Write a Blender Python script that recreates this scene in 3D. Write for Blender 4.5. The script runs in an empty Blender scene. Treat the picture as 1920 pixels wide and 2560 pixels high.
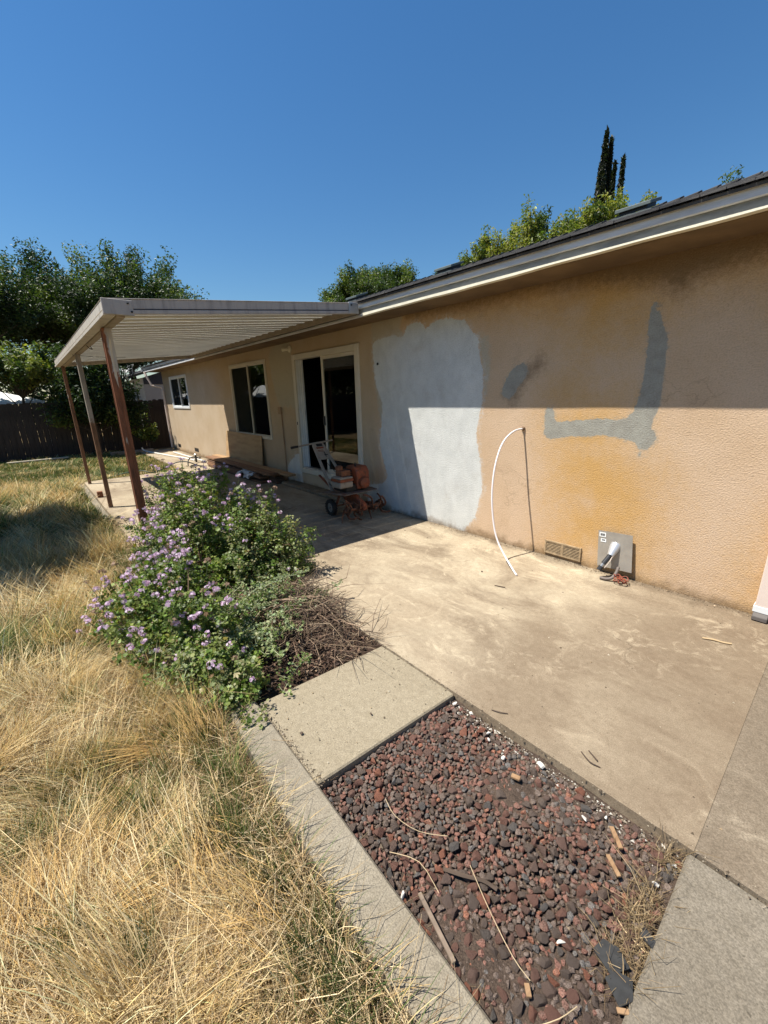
import bpy, bmesh, math, random
import numpy as np
from mathutils import Vector, Matrix

random.seed(7)
rng = np.random.default_rng(11)
SC = bpy.context.scene
COL = SC.collection

# ------------------------------------------------------------------ camera, sky, sun, exposure
cam_d = bpy.data.cameras.new('camera')
cam = bpy.data.objects.new('camera', cam_d)
COL.objects.link(cam)
SC.camera = cam
CAMP = Vector((0.0, -3.66, 1.58))
_r = Vector((0.6535, 0.75646, -0.02633)).normalized()
_f = Vector((-0.73154, 0.62227, -0.27861)).normalized()
_u = _r.cross(_f).normalized()
_r = _f.cross(_u).normalized()
cam.matrix_world = Matrix(((_r.x, _u.x, -_f.x, CAMP.x), (_r.y, _u.y, -_f.y, CAMP.y), (_r.z, _u.z, -_f.z, CAMP.z), (0, 0, 0, 1)))
cam_d.sensor_fit = 'VERTICAL'
cam_d.sensor_height = 36.0
cam_d.lens = 14.277
cam_d.clip_start = 0.05
cam_d.clip_end = 2000.0

SUN = Vector((-0.26, -0.43, 1.0)).normalized()          # towards the sun
w = bpy.data.worlds.new('World')
SC.world = w
w.use_nodes = True
wn = w.node_tree
wn.nodes.clear()
sky = wn.nodes.new('ShaderNodeTexSky')
sky.sky_type = 'NISHITA'
sky.sun_disc = False
sky.sun_elevation = math.asin(SUN.z)
sky.sun_rotation = math.atan2(SUN.x, SUN.y)
sky.air_density = 1.5
sky.dust_density = 0.0
sky.ozone_density = 10.0
bg = wn.nodes.new('ShaderNodeBackground')
bg.inputs['Strength'].default_value = 0.069
wo = wn.nodes.new('ShaderNodeOutputWorld')
hs = wn.nodes.new('ShaderNodeHueSaturation')
hs.inputs['Saturation'].default_value = 1.14
wn.links.new(sky.outputs[0], hs.inputs['Color'])
wn.links.new(hs.outputs[0], bg.inputs[0])
wn.links.new(bg.outputs[0], wo.inputs[0])
sun_d = bpy.data.lights.new('sun', 'SUN')
sun_d.energy = 5.0
sun_d.angle = math.radians(0.5)
sun_d.color = (1.0, 0.95, 0.86)
sun = bpy.data.objects.new('sun', sun_d)
COL.objects.link(sun)
sun.rotation_euler = SUN.to_track_quat('Z', 'Y').to_euler()
sun.location = (-6, -10, 20)
SC.view_settings.view_transform = 'Standard'
SC.view_settings.look = 'None'
SC.view_settings.gamma = 1.0
SC.view_settings.exposure = 0.72
SC.view_settings.use_curve_mapping = False
SC.render.engine = 'CYCLES'
SC.cycles.max_bounces = 8
SC.cycles.diffuse_bounces = 3
SC.cycles.transparent_max_bounces = 12
SC.cycles.use_denoising = True

# ------------------------------------------------------------------ helpers: materials
def new_mat(name):
    m = bpy.data.materials.new(name)
    m.use_nodes = True
    nt = m.node_tree
    nt.nodes.clear()
    out = nt.nodes.new('ShaderNodeOutputMaterial')
    return m, nt, out

def nd(nt, kind, **kw):
    n = nt.nodes.new('ShaderNode' + kind)
    for k, v in kw.items():
        if k.startswith('i_'):
            n.inputs[k[2:].replace('_', ' ')].default_value = v
        else:
            setattr(n, k, v)
    return n

def mixc(nt, fac, a, b, blend='MIX'):
    n = nt.nodes.new('ShaderNodeMix')
    n.data_type = 'RGBA'
    n.blend_type = blend
    for sock, v in ((n.inputs[0], fac), (n.inputs[6], a), (n.inputs[7], b)):
        if isinstance(v, bpy.types.NodeSocket):
            nt.links.new(v, sock)
        elif isinstance(v, (int, float)):
            sock.default_value = v
        else:
            sock.default_value = (v[0], v[1], v[2], 1.0)
    return n.outputs[2]

def math_n(nt, op, a, b=0.0, clamp=False):
    n = nt.nodes.new('ShaderNodeMath')
    n.operation = op
    n.use_clamp = clamp
    for s, v in ((n.inputs[0], a), (n.inputs[1], b)):
        if isinstance(v, bpy.types.NodeSocket):
            nt.links.new(v, s)
        else:
            s.default_value = v
    return n.outputs[0]

def ramp(nt, fac, lo, hi):
    n = nt.nodes.new('ShaderNodeMapRange')
    n.interpolation_type = 'SMOOTHSTEP'
    nt.links.new(fac, n.inputs[0])
    n.inputs[1].default_value = lo
    n.inputs[2].default_value = hi
    return n.outputs[0]

def coords(nt, scale=(1, 1, 1), rot=(0, 0, 0), kind='Object'):
    tc = nt.nodes.new('ShaderNodeTexCoord')
    mp = nt.nodes.new('ShaderNodeMapping')
    mp.inputs['Scale'].default_value = scale
    mp.inputs['Rotation'].default_value = rot
    nt.links.new(tc.outputs[kind], mp.inputs[0])
    return mp.outputs[0]

def noise(nt, vec, scale, detail=4.0, rough=0.55, dist=0.0):
    n = nt.nodes.new('ShaderNodeTexNoise')
    n.inputs['Scale'].default_value = scale
    n.inputs['Detail'].default_value = detail
    n.inputs['Roughness'].default_value = rough
    n.inputs['Distortion'].default_value = dist
    nt.links.new(vec, n.inputs['Vector'])
    return n.outputs[0]

def bump(nt, h, strength, dist):
    b = nt.nodes.new('ShaderNodeBump')
    b.inputs['Strength'].default_value = strength
    b.inputs['Distance'].default_value = dist
    nt.links.new(h, b.inputs['Height'])
    return b.outputs[0]

def principled(nt, out, col, rough=0.8, metal=0.0, normal=None, spec=0.5):
    p = nt.nodes.new('ShaderNodeBsdfPrincipled')
    if isinstance(col, bpy.types.NodeSocket):
        nt.links.new(col, p.inputs['Base Color'])
    else:
        p.inputs['Base Color'].default_value = (*col, 1)
    if isinstance(rough, bpy.types.NodeSocket):
        nt.links.new(rough, p.inputs['Roughness'])
    else:
        p.inputs['Roughness'].default_value = rough
    p.inputs['Metallic'].default_value = metal
    p.inputs['Specular IOR Level'].default_value = spec
    if normal is not None:
        nt.links.new(normal, p.inputs['Normal'])
    nt.links.new(p.outputs[0], out.inputs[0])
    return p

MATS = {}
def simple(name, col, rough=0.7, metal=0.0, var=0.25, scale=9.0, col2=None, bmp=0.0, bscale=60.0, stretch=(1, 1, 1), spec=0.4, lo=0.35, hi=0.7):
    """paint / metal / wood: two tones mixed by noise, with fine relief"""
    if name in MATS:
        return MATS[name]
    m, nt, out = new_mat(name)
    v = coords(nt, stretch)
    a = ramp(nt, noise(nt, v, scale, 6, 0.6), lo, hi)
    c2 = col2 if col2 else tuple(x * (1 - var) for x in col)
    c = mixc(nt, a, col, c2)
    nrm = bump(nt, noise(nt, v, bscale, 5), bmp, 0.004) if bmp else None
    principled(nt, out, c, rough, metal, nrm, spec)
    MATS[name] = m
    return m

# ------------------------------------------------------------------ helpers: meshes
class MB:
    def __init__(s):
        s.v = []; s.f = []
    def add(s, vs, fs):
        o = len(s.v)
        s.v += [tuple(x) for x in vs]
        s.f += [tuple(i + o for i in f) for f in fs]
        return s
    def box(s, x0, x1, y0, y1, z0, z1):
        vs = [(x, y, z) for z in (z0, z1) for y in (y0, y1) for x in (x0, x1)]
        return s.add(vs, [(0, 2, 3, 1), (4, 5, 7, 6), (0, 1, 5, 4), (2, 6, 7, 3), (0, 4, 6, 2), (1, 3, 7, 5)])
    def obox(s, p0, p1, width, thick, up=(0, 0, 1)):
        """bar from p0 to p1; thick along up-ish, width across"""
        p0, p1 = Vector(p0), Vector(p1)
        d = (p1 - p0).normalized()
        a = d.cross(Vector(up))
        a = a.normalized() if a.length > 1e-4 else Vector((1, 0, 0))
        b = a.cross(d).normalized()
        vs = []
        for p in (p0, p1):
            for sb in (-1, 1):
                for sa in (-1, 1):
                    vs.append(p + a * sa * width / 2 + b * sb * thick / 2)
        return s.add(vs, [(0, 1, 3, 2), (4, 6, 7, 5), (0, 4, 5, 1), (2, 3, 7, 6), (0, 2, 6, 4), (1, 5, 7, 3)])
    def tube(s, pts, r, n=8, cap=True):
        pts = [Vector(p) for p in pts]
        rs = r if isinstance(r, (list, tuple)) else [r] * len(pts)
        o = len(s.v)
        prev = None
        for i, p in enumerate(pts):
            d = (pts[min(i + 1, len(pts) - 1)] - pts[max(i - 1, 0)])
            d = d.normalized() if d.length > 1e-9 else Vector((0, 0, 1))
            if prev is None:
                a = d.cross(Vector((0.31, 0.17, 0.93)))
                if a.length < 1e-3:
                    a = d.cross(Vector((1, 0, 0)))
                a.normalize()
            else:
                a = prev - d * prev.dot(d)
                if a.length < 1e-4:
                    a = d.cross(Vector((1, 0.2, 0)))
                a.normalize()
            prev = a
            b = d.cross(a)
            for k in range(n):
                t = 2 * math.pi * k / n
                s.v.append(tuple(p + (a * math.cos(t) + b * math.sin(t)) * rs[i]))
        for i in range(len(pts) - 1):
            for k in range(n):
                k2 = (k + 1) % n
                s.f.append((o + i * n + k, o + i * n + k2, o + (i + 1) * n + k2, o + (i + 1) * n + k))
        if cap:
            s.f.append(tuple(o + k for k in reversed(range(n))))
            s.f.append(tuple(o + (len(pts) - 1) * n + k for k in range(n)))
        return s
    def lathe(s, prof, center, axis, n=16, cap=True):
        """prof: list of (radius, along axis)"""
        c = Vector(center); ax = Vector(axis).normalized()
        a = ax.cross(Vector((0.3, 0.2, 0.9))).normalized(); b = ax.cross(a)
        o = len(s.v)
        for (r, h) in prof:
            for k in range(n):
                t = 2 * math.pi * k / n
                s.v.append(tuple(c + ax * h + (a * math.cos(t) + b * math.sin(t)) * max(r, 1e-4)))
        for i in range(len(prof) - 1):
            for k in range(n):
                k2 = (k + 1) % n
                s.f.append((o + i * n + k, o + i * n + k2, o + (i + 1) * n + k2, o + (i + 1) * n + k))
        if cap:
            s.f.append(tuple(o + k for k in reversed(range(n))))
            s.f.append(tuple(o + (len(prof) - 1) * n + k for k in range(n)))
        return s
    def prism(s, poly, d):
        """closed 3D polygon extruded by vector d"""
        n = len(poly); d = Vector(d)
        vs = [Vector(p) for p in poly] + [Vector(p) + d for p in poly]
        fs = [tuple(reversed(range(n))), tuple(range(n, 2 * n))]
        fs += [(i, (i + 1) % n, (i + 1) % n + n, i + n) for i in range(n)]
        return s.add(vs, fs)

WLOC = {}
def _link(o, parent):
    COL.objects.link(o)
    if parent is not None:
        o.parent = parent

def build(name, mb, mat, parent=None, bevel=0.0, smooth=False, origin=None):
    """one mesh object from world coordinates; children get local coordinates of their parent"""
    base = WLOC.get(parent.name, Vector((0, 0, 0))) if parent is not None else Vector((0, 0, 0))
    org = Vector(origin) if origin is not None else base
    me = bpy.data.meshes.new(name)
    bm = bmesh.new()
    vs = [bm.verts.new(Vector(v) - org) for v in mb.v]
    for f in mb.f:
        try:
            bm.faces.new([vs[i] for i in f])
        except ValueError:
            pass
    bmesh.ops.recalc_face_normals(bm, faces=bm.faces)
    if bevel > 0.0001:
        es = [e for e in bm.edges if len(e.link_faces) == 2 and e.calc_face_angle(0) > 0.5]
        bmesh.ops.bevel(bm, geom=es, offset=bevel, segments=1, affect='EDGES', profile=0.6, clamp_overlap=True)
    bm.to_mesh(me); bm.free()
    if mat is not None:
        me.materials.append(mat)
    if smooth:
        me.shade_smooth()
        me.set_sharp_from_angle(angle=math.radians(38))
    o = bpy.data.objects.new(name, me)
    _link(o, parent)
    o.location = org - base
    WLOC[o.name] = org
    return o

def thing(name, label, cat, loc=(0, 0, 0), group=None):
    o = bpy.data.objects.new(name, None)
    o.empty_display_size = 0.1
    COL.objects.link(o)
    o.location = loc
    WLOC[o.name] = Vector(loc)
    return tag(o, label, cat, group)

def tag(o, label, cat, group=None):
    o['label'] = label; o['category'] = cat
    if group:
        o['group'] = group
    return o

def structure(o):
    o['kind'] = 'structure'
    return o

def stuff(o):
    o['kind'] = 'stuff'
    return o

def np_object(name, V, loops, starts, mat, parent=None, col=None, smooth=False):
    me = bpy.data.meshes.new(name)
    V = np.asarray(V, np.float32)
    if parent is not None:
        V = V - np.array(WLOC.get(parent.name, Vector((0, 0, 0))), np.float32)
    me.vertices.add(len(V)); me.vertices.foreach_set('co', V.ravel())
    me.loops.add(len(loops)); me.loops.foreach_set('vertex_index', np.asarray(loops, np.int32))
    me.polygons.add(len(starts)); me.polygons.foreach_set('loop_start', np.asarray(starts, np.int32))
    if col is not None:
        at = me.attributes.new('col', 'FLOAT_COLOR', 'POINT')
        c = np.ones((len(V), 4), np.float32); c[:, :3] = col
        at.data.foreach_set('color', c.ravel())
    me.materials.append(mat)
    me.update(calc_edges=True)
    if not smooth:
        me.shade_flat()
    else:
        me.shade_smooth()
    o = bpy.data.objects.new(name, me)
    _link(o, parent)
    WLOC[o.name] = WLOC.get(parent.name, Vector((0, 0, 0))) if parent is not None else Vector((0, 0, 0))
    return o

def copy_child(o, parent, loc, rot=(0, 0, 0), scale=(1, 1, 1)):
    c = o.copy()
    COL.objects.link(c)
    c.parent = parent
    c.location = loc; c.rotation_euler = rot; c.scale = scale
    return c

def unit(a):
    return a / np.maximum(np.linalg.norm(a, axis=-1, keepdims=True), 1e-9)

def vnoise(x, y, seed=0, f=1.0):
    """smooth pseudo noise in about -1..1"""
    r = np.random.default_rng(seed)
    s = np.zeros_like(x)
    for k in range(7):
        a = r.uniform(0, 2 * np.pi); fr = f * r.uniform(0.6, 2.2); ph = r.uniform(0, 6.28)
        s = s + np.sin((x * np.cos(a) + y * np.sin(a)) * fr + ph) / 7 ** 0.5 * 0.9
    return s

# leaf templates: rim points (x across, y along) as a fan round the first point
def palmate():
    rim = []
    lob = [(-100, 0.55), (-50, 0.95), (0, 1.05), (50, 0.95), (100, 0.55)]
    for i, (a, r) in enumerate(lob):
        t = math.radians(a)
        rim.append((math.sin(t) * r, math.cos(t) * r))
        if i < 4:
            t2 = math.radians(a + 25)
            rim.append((math.sin(t2) * 0.55, math.cos(t2) * 0.55))
    rim.append((0.12, -0.35))
    rim.insert(0, (-0.12, -0.35))
    return [(0, 0)] + rim
PALM = palmate()
OVAL = [(0, -0.15), (0, -1.0), (-0.42, -0.2), (-0.30, 0.5), (0, 1.0), (0.30, 0.5), (0.42, -0.2)]
DIAM = None

def leaves(name, P, N, size, tmpl, colr, mat, parent=None, cup=0.25, long_dir=None, aspect=1.0):
    """many small leaf faces: P positions, N normals, size per leaf, colr per leaf"""
    n = len(P)
    N = unit(N)
    h = rng.normal(size=(n, 3)) if long_dir is None else long_dir + rng.normal(size=(n, 3)) * 0.35
    A = unit(h - N * (h * N).sum(1, keepdims=True))          # along the leaf
    B = np.cross(N, A)
    size = np.asarray(size).reshape(-1, 1)
    if tmpl is None:                                          # folded diamond, two triangles
        t = [(0, -1.0), (0.45 * aspect, 0.05), (0, 1.0), (-0.45 * aspect, 0.05)]
        V = np.stack([P + (B * x + A * y) * size + N * (abs(x) * cup * size) for x, y in t], 1).reshape(-1, 3)
        i = np.arange(n)[:, None] * 4
        loops = (i + np.array([[0, 1, 2, 0, 2, 3]])).ravel()
        starts = np.arange(2 * n) * 3
        k = 4
    else:
        k = len(tmpl)
        V = np.stack([P + (B * x * aspect + A * y) * size + N * ((x * x + 0.3 * y * y) * cup * size) for x, y in tmpl], 1).reshape(-1, 3)
        tri = []
        for j in range(1, k):
            j2 = j + 1 if j + 1 < k else 1
            tri += [0, j2, j]
        i = np.arange(n)[:, None] * k
        loops = (i + np.array([tri])).ravel()
        starts = np.arange((k - 1) * n) * 3
    return np_object(name, V, loops, starts, mat, parent, col=np.repeat(colr, k, 0))

def leaf_mat(name, trans=0.3, rough=0.45, tint=(1.1, 1.25, 0.5), spec=0.35):
    m, nt, out = new_mat(name)
    at = nd(nt, 'Attribute', attribute_name='col')
    p = nt.nodes.new('ShaderNodeBsdfPrincipled')
    nt.links.new(at.outputs['Color'], p.inputs['Base Color'])
    p.inputs['Roughness'].default_value = rough
    p.inputs['Specular IOR Level'].default_value = spec
    tr = nt.nodes.new('ShaderNodeBsdfTranslucent')
    nt.links.new(mixc(nt, 1.0, at.outputs['Color'], tint, 'MULTIPLY'), tr.inputs[0])
    ms = nt.nodes.new('ShaderNodeMixShader')
    ms.inputs[0].default_value = trans
    nt.links.new(p.outputs[0], ms.inputs[1]); nt.links.new(tr.outputs[0], ms.inputs[2])
    nt.links.new(ms.outputs[0], out.inputs[0])
    return m
LEAF = leaf_mat('leaf_green', 0.36)
STRAW = leaf_mat('grass_blades', 0.25, 0.6, (1.05, 1.0, 0.8), 0.25)
DRY = leaf_mat('dry_litter', 0.08, 0.8, (1, 0.95, 0.8), 0.15)

def jitter(col, n, v=0.2, hue=0.08):
    c = np.tile(np.array(col, float), (n, 1))
    c *= rng.lognormal(0, v, (n, 1))
    c *= 1 + rng.normal(0, hue, (n, 3))
    return np.clip(c, 0.004, 0.9)

# ------------------------------------------------------------------ materials of the setting
RING = (-2.05, -1.656, 0.0)
def concrete_mat(name, a, b, dark, fine=0.10, streak=True, rot=0.0, specks=True):
    m, nt, out = new_mat(name)
    v = coords(nt)
    c = mixc(nt, ramp(nt, noise(nt, v, 1.3, 6, 0.62, 0.6), 0.33, 0.70), a, b)
    if streak:
        vs = coords(nt, (0.9, 2.1, 1), (0, 0, rot))
        c = mixc(nt, math_n(nt, 'MULTIPLY', ramp(nt, noise(nt, vs, 1.1, 7, 0.62, 1.2), 0.42, 0.72), 0.75), c, dark)
        vs2 = coords(nt, (1.2, 2.0, 1), (0, 0, rot + 0.35))
        l = ramp(nt, noise(nt, vs2, 1.7, 9, 0.72, 1.6), 0.52, 0.74)
        c = mixc(nt, math_n(nt, 'MULTIPLY', l, 0.8), c, tuple(min(1, x * 1.38) for x in a))
        big = ramp(nt, noise(nt, v, 0.55, 3, 0.5), 0.42, 0.68)
        c = mixc(nt, math_n(nt, 'MULTIPLY', big, 0.5), c, dark)
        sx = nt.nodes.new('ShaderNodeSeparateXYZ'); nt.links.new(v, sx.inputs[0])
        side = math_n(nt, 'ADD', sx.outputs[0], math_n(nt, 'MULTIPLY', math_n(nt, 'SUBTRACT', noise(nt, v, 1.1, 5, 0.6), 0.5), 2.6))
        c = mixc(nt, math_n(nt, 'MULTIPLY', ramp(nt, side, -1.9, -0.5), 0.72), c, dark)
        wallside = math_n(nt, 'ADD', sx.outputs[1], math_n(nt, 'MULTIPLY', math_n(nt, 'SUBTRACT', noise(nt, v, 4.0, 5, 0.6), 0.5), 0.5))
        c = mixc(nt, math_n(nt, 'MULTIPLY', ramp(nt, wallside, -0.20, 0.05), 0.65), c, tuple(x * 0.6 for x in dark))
        fl = ramp(nt, noise(nt, v, 7.0, 12, 0.78, 0.8), 0.50, 0.66)
        fg = ramp(nt, noise(nt, v, 0.9, 3, 0.5), 0.40, 0.55)
        c = mixc(nt, math_n(nt, 'MULTIPLY', math_n(nt, 'MULTIPLY', fl, fg), 0.5), c, tuple(min(1, x * 1.25) for x in a))
        # ring left by a round pot, and the swirl inside it
        sp_ = nt.nodes.new('ShaderNodeVectorMath'); sp_.operation = 'DISTANCE'
        nt.links.new(v, sp_.inputs[0]); sp_.inputs[1].default_value = RING
        dd_ = math_n(nt, 'ADD', sp_.outputs['Value'], math_n(nt, 'MULTIPLY', math_n(nt, 'SUBTRACT', noise(nt, v, 9, 4), 0.5), 0.03))
        r1 = ramp(nt, math_n(nt, 'ABSOLUTE', math_n(nt, 'SUBTRACT', dd_, 0.235)), 0.016, 0.002)
        r2 = ramp(nt, math_n(nt, 'ABSOLUTE', math_n(nt, 'SUBTRACT', dd_, 0.165)), 0.012, 0.002)
        rg = math_n(nt, 'MULTIPLY', math_n(nt, 'MAXIMUM', r1, math_n(nt, 'MULTIPLY', r2, 0.6)), 0.17)
        c = mixc(nt, rg, c, tuple(min(1, x * 1.35) for x in a))
    grain = noise(nt, v, 190, 3, 0.7)
    c = mixc(nt, 1.0, c, mixc(nt, ramp(nt, grain, 0.30, 0.72), (1 - fine * 2.2,) * 3, (1 + fine * 1.6,) * 3), 'MULTIPLY')
    mid = noise(nt, v, 28, 6, 0.7)
    c = mixc(nt, 1.0, c, mixc(nt, ramp(nt, mid, 0.30, 0.70), (0.88, 0.87, 0.85), (1.07, 1.07, 1.07)), 'MULTIPLY')
    if specks:
        sp = ramp(nt, noise(nt, v, 75, 2, 0.4), 0.70, 0.76)
        c = mixc(nt, math_n(nt, 'MULTIPLY', sp, 0.6), c, tuple(x * 0.45 for x in dark))
    # hairline cracks
    vo = nt.nodes.new('ShaderNodeTexVoronoi')
    vo.feature = 'DISTANCE_TO_EDGE'
    vo.inputs['Scale'].default_value = 0.55
    wv = nt.nodes.new('ShaderNodeVectorMath'); wv.operation = 'MULTIPLY_ADD'
    nz = nt.nodes.new('ShaderNodeTexNoise'); nz.inputs['Scale'].default_value = 2.5; nz.inputs['Detail'].default_value = 8
    nt.links.new(v, nz.inputs['Vector'])
    nt.links.new(nz.outputs[1], wv.inputs[0]); wv.inputs[1].default_value = (0.55, 0.55, 0.55)
    nt.links.new(v, wv.inputs[2]); nt.links.new(wv.outputs[0], vo.inputs['Vector'])
    cr = ramp(nt, vo.outputs['Distance'], 0.0035, 0.0)
    gate = ramp(nt, noise(nt, v, 0.9, 2), 0.50, 0.60)
    cr = math_n(nt, 'MULTIPLY', cr, gate)
    if streak:
        c = mixc(nt, math_n(nt, 'MULTIPLY', cr, 0.55), c, (0.06, 0.045, 0.03))
    h = math_n(nt, 'ADD', math_n(nt, 'MULTIPLY', grain, 0.4), mid)
    principled(nt, out, c, 0.88, 0, bump(nt, h, 0.5, 0.005), 0.25)
    return m

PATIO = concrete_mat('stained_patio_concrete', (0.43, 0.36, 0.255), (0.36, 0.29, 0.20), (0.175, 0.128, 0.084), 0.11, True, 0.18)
SLABM = concrete_mat('pale_slab_concrete', (0.305, 0.258, 0.180), (0.275, 0.23, 0.158), (0.19, 0.15, 0.10), 0.13, False)
CURBM = concrete_mat('mow_strip_concrete', (0.28, 0.245, 0.185), (0.24, 0.205, 0.15), (0.17, 0.135, 0.095), 0.15, False)
GREYM = concrete_mat('grey_slab_concrete', (0.225, 0.195, 0.15), (0.18, 0.153, 0.115), (0.135, 0.112, 0.08), 0.16, False)

PATIO2 = concrete_mat('worn_patio_concrete', (0.36, 0.305, 0.225), (0.30, 0.25, 0.18), (0.15, 0.115, 0.08), 0.14, True, 0.4)
def soil_mat(name, a, b, scale=18, bstr=0.9):
    m, nt, out = new_mat(name)
    v = coords(nt)
    c = mixc(nt, ramp(nt, noise(nt, v, scale, 8, 0.7), 0.3, 0.7), a, b)
    c = mixc(nt, 1.0, c, mixc(nt, ramp(nt, noise(nt, v, 220, 4, 0.7), 0.3, 0.7), (0.55,) * 3, (1.35,) * 3), 'MULTIPLY')
    principled(nt, out, c, 0.95, 0, bump(nt, noise(nt, v, 90, 8, 0.7), bstr, 0.02), 0.1)
    return m
GROUND = soil_mat('thatch_soil', (0.16, 0.115, 0.06), (0.24, 0.17, 0.085), 6)
BEDSOIL = soil_mat('rock_bed_soil', (0.085, 0.062, 0.047), (0.14, 0.10, 0.075), 14)
MULCH = soil_mat('mulch_soil', (0.045, 0.03, 0.02), (0.085, 0.055, 0.038), 20)

# ------------------------------------------------------------------ ground and paving
gm = MB()
R = 300.0
gm.add([(-R, -R, -0.07), (R, -R, -0.07), (R, R, -0.07), (-R, R, -0.07)], [(0, 1, 2, 3)])
structure(build('ground', gm, GROUND))

patio = thing('patio', '', '')
for k in ('label', 'category'):
    del patio[k]
structure(patio)
G = 0.0006
def slab(x0, x1, y0, y1, mat, parent, z1=0.0, z0=-0.16, name='slab', bev=0.003):
    mb = MB().box(x0 + G, x1 - G, y0 + G, y1 - G, z0, z1)
    return build(name, mb, mat, parent, bevel=bev)
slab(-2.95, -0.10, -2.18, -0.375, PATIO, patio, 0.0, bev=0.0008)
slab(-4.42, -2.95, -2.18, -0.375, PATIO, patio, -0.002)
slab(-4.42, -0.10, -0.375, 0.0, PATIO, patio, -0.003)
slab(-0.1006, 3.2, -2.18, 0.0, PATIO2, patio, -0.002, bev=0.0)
slab(-10.30, -4.42, -2.18, -0.002, PATIO, patio, 0.001)
slab(-7.3, -5.0, -3.0, -2.18, PATIO, patio, -0.002)
slab(-10.30, -7.3, -3.0, -2.18, PATIO, patio, 0.0)
slab(-15.6, -10.30, -1.02, -0.01, PATIO, patio, -0.035)
walk = thing('path', '', '')
for k in ('label', 'category'):
    del walk[k]
structure(walk)
def quad_slab(pts, mat, z1, name, parent, bev=0.006):
    mb = MB().prism([(x, y, -0.16) for x, y in pts], (0, 0, z1 + 0.16))
    return build(name, mb, mat, parent, bevel=bev)
quad_slab([(-1.845, -3.018), (-1.225, -3.030), (-1.180, -2.186), (-1.790, -2.186)], SLABM, -0.004, 'slab', walk, 0.007)
quad_slab([(-0.115, -2.186), (-0.100, -4.2), (1.6, -4.2), (1.6, -2.186)], GREYM, -0.008, 'slab', walk, 0.008)
quad_slab([(-1.90, -3.155), (-1.70, -3.172), (-1.19, -3.198), (-0.40, -3.208), (1.0, -3.30), (1.0, -3.16), (-0.33, -3.055), (-1.22, -3.034), (-1.86, -3.022), (-1.93, -3.06)], CURBM, 0.006, 'curb', walk, 0.009)
quad_slab([(-10.35, -3.10), (-6.6, -3.09), (-6.6, -3.004), (-10.35, -3.004)], CURBM, -0.03, 'curb', walk, 0.012)

# rock bed and flower bed surfaces (uneven sheets)
def bed_sheet(name, corners, z, amp, mat, n=40, edge=0.0):
    c = np.array(corners, float)
    u, vv = np.meshgrid(np.linspace(0, 1, n), np.linspace(0, 1, n))
    P = ((1 - u) * (1 - vv))[..., None] * c[0] + (u * (1 - vv))[..., None] * c[1] + (u * vv)[..., None] * c[2] + ((1 - u) * vv)[..., None] * c[3]
    x, y = P[..., 0], P[..., 1]
    zz = z + amp * vnoise(x, y, 5, 6) + amp * 0.6 * vnoise(x, y, 6, 17)
    V = np.stack([x, y, zz], -1).reshape(-1, 3)
    i = np.arange(n * n).reshape(n, n)
    F = np.stack([i[:-1, :-1], i[:-1, 1:], i[1:, 1:], i[1:, :-1]], -1).reshape(-1, 4)
    o = np_object(name, V, F.ravel(), np.arange(len(F)) * 4, mat, smooth=True)
    return structure(o)
rock_bed = bed_sheet('rock_bed', [(-1.24, -3.05), (-0.09, -3.2), (-0.08, -2.17), (-1.19, -2.17)], -0.048, 0.008, BEDSOIL)
flower_bed = bed_sheet('flower_bed', [(-1.80, -3.04), (-1.76, -2.17), (-5.0, -2.17), (-5.0, -3.05)], -0.035, 0.014, MULCH)

# ------------------------------------------------------------------ house
house = thing('house', 'long single storey stucco house with tan and orange patched back wall', 'house', (-6.0, 0.0, 0.0))

def poly_sd(px, py, poly):
    """signed distance, negative inside"""
    poly = np.array(poly, float)
    d = np.full(px.shape, 1e9); inside = np.zeros(px.shape, bool)
    n = len(poly)
    for i in range(n):
        a, b = poly[i], poly[(i + 1) % n]
        e = b - a
        wx, wy = px - a[0], py - a[1]
        t = np.clip((wx * e[0] + wy * e[1]) / max(e @ e, 1e-12), 0, 1)
        d = np.minimum(d, np.hypot(wx - e[0] * t, wy - e[1] * t))
        c1 = (a[1] <= py) != (b[1] <= py)
        with np.errstate(divide='ignore', invalid='ignore'):
            xi = a[0] + (py - a[1]) / (b[1] - a[1] + 1e-12) * e[0]
        inside ^= c1 & (px < xi)
    return np.where(inside, -d, d)

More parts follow.
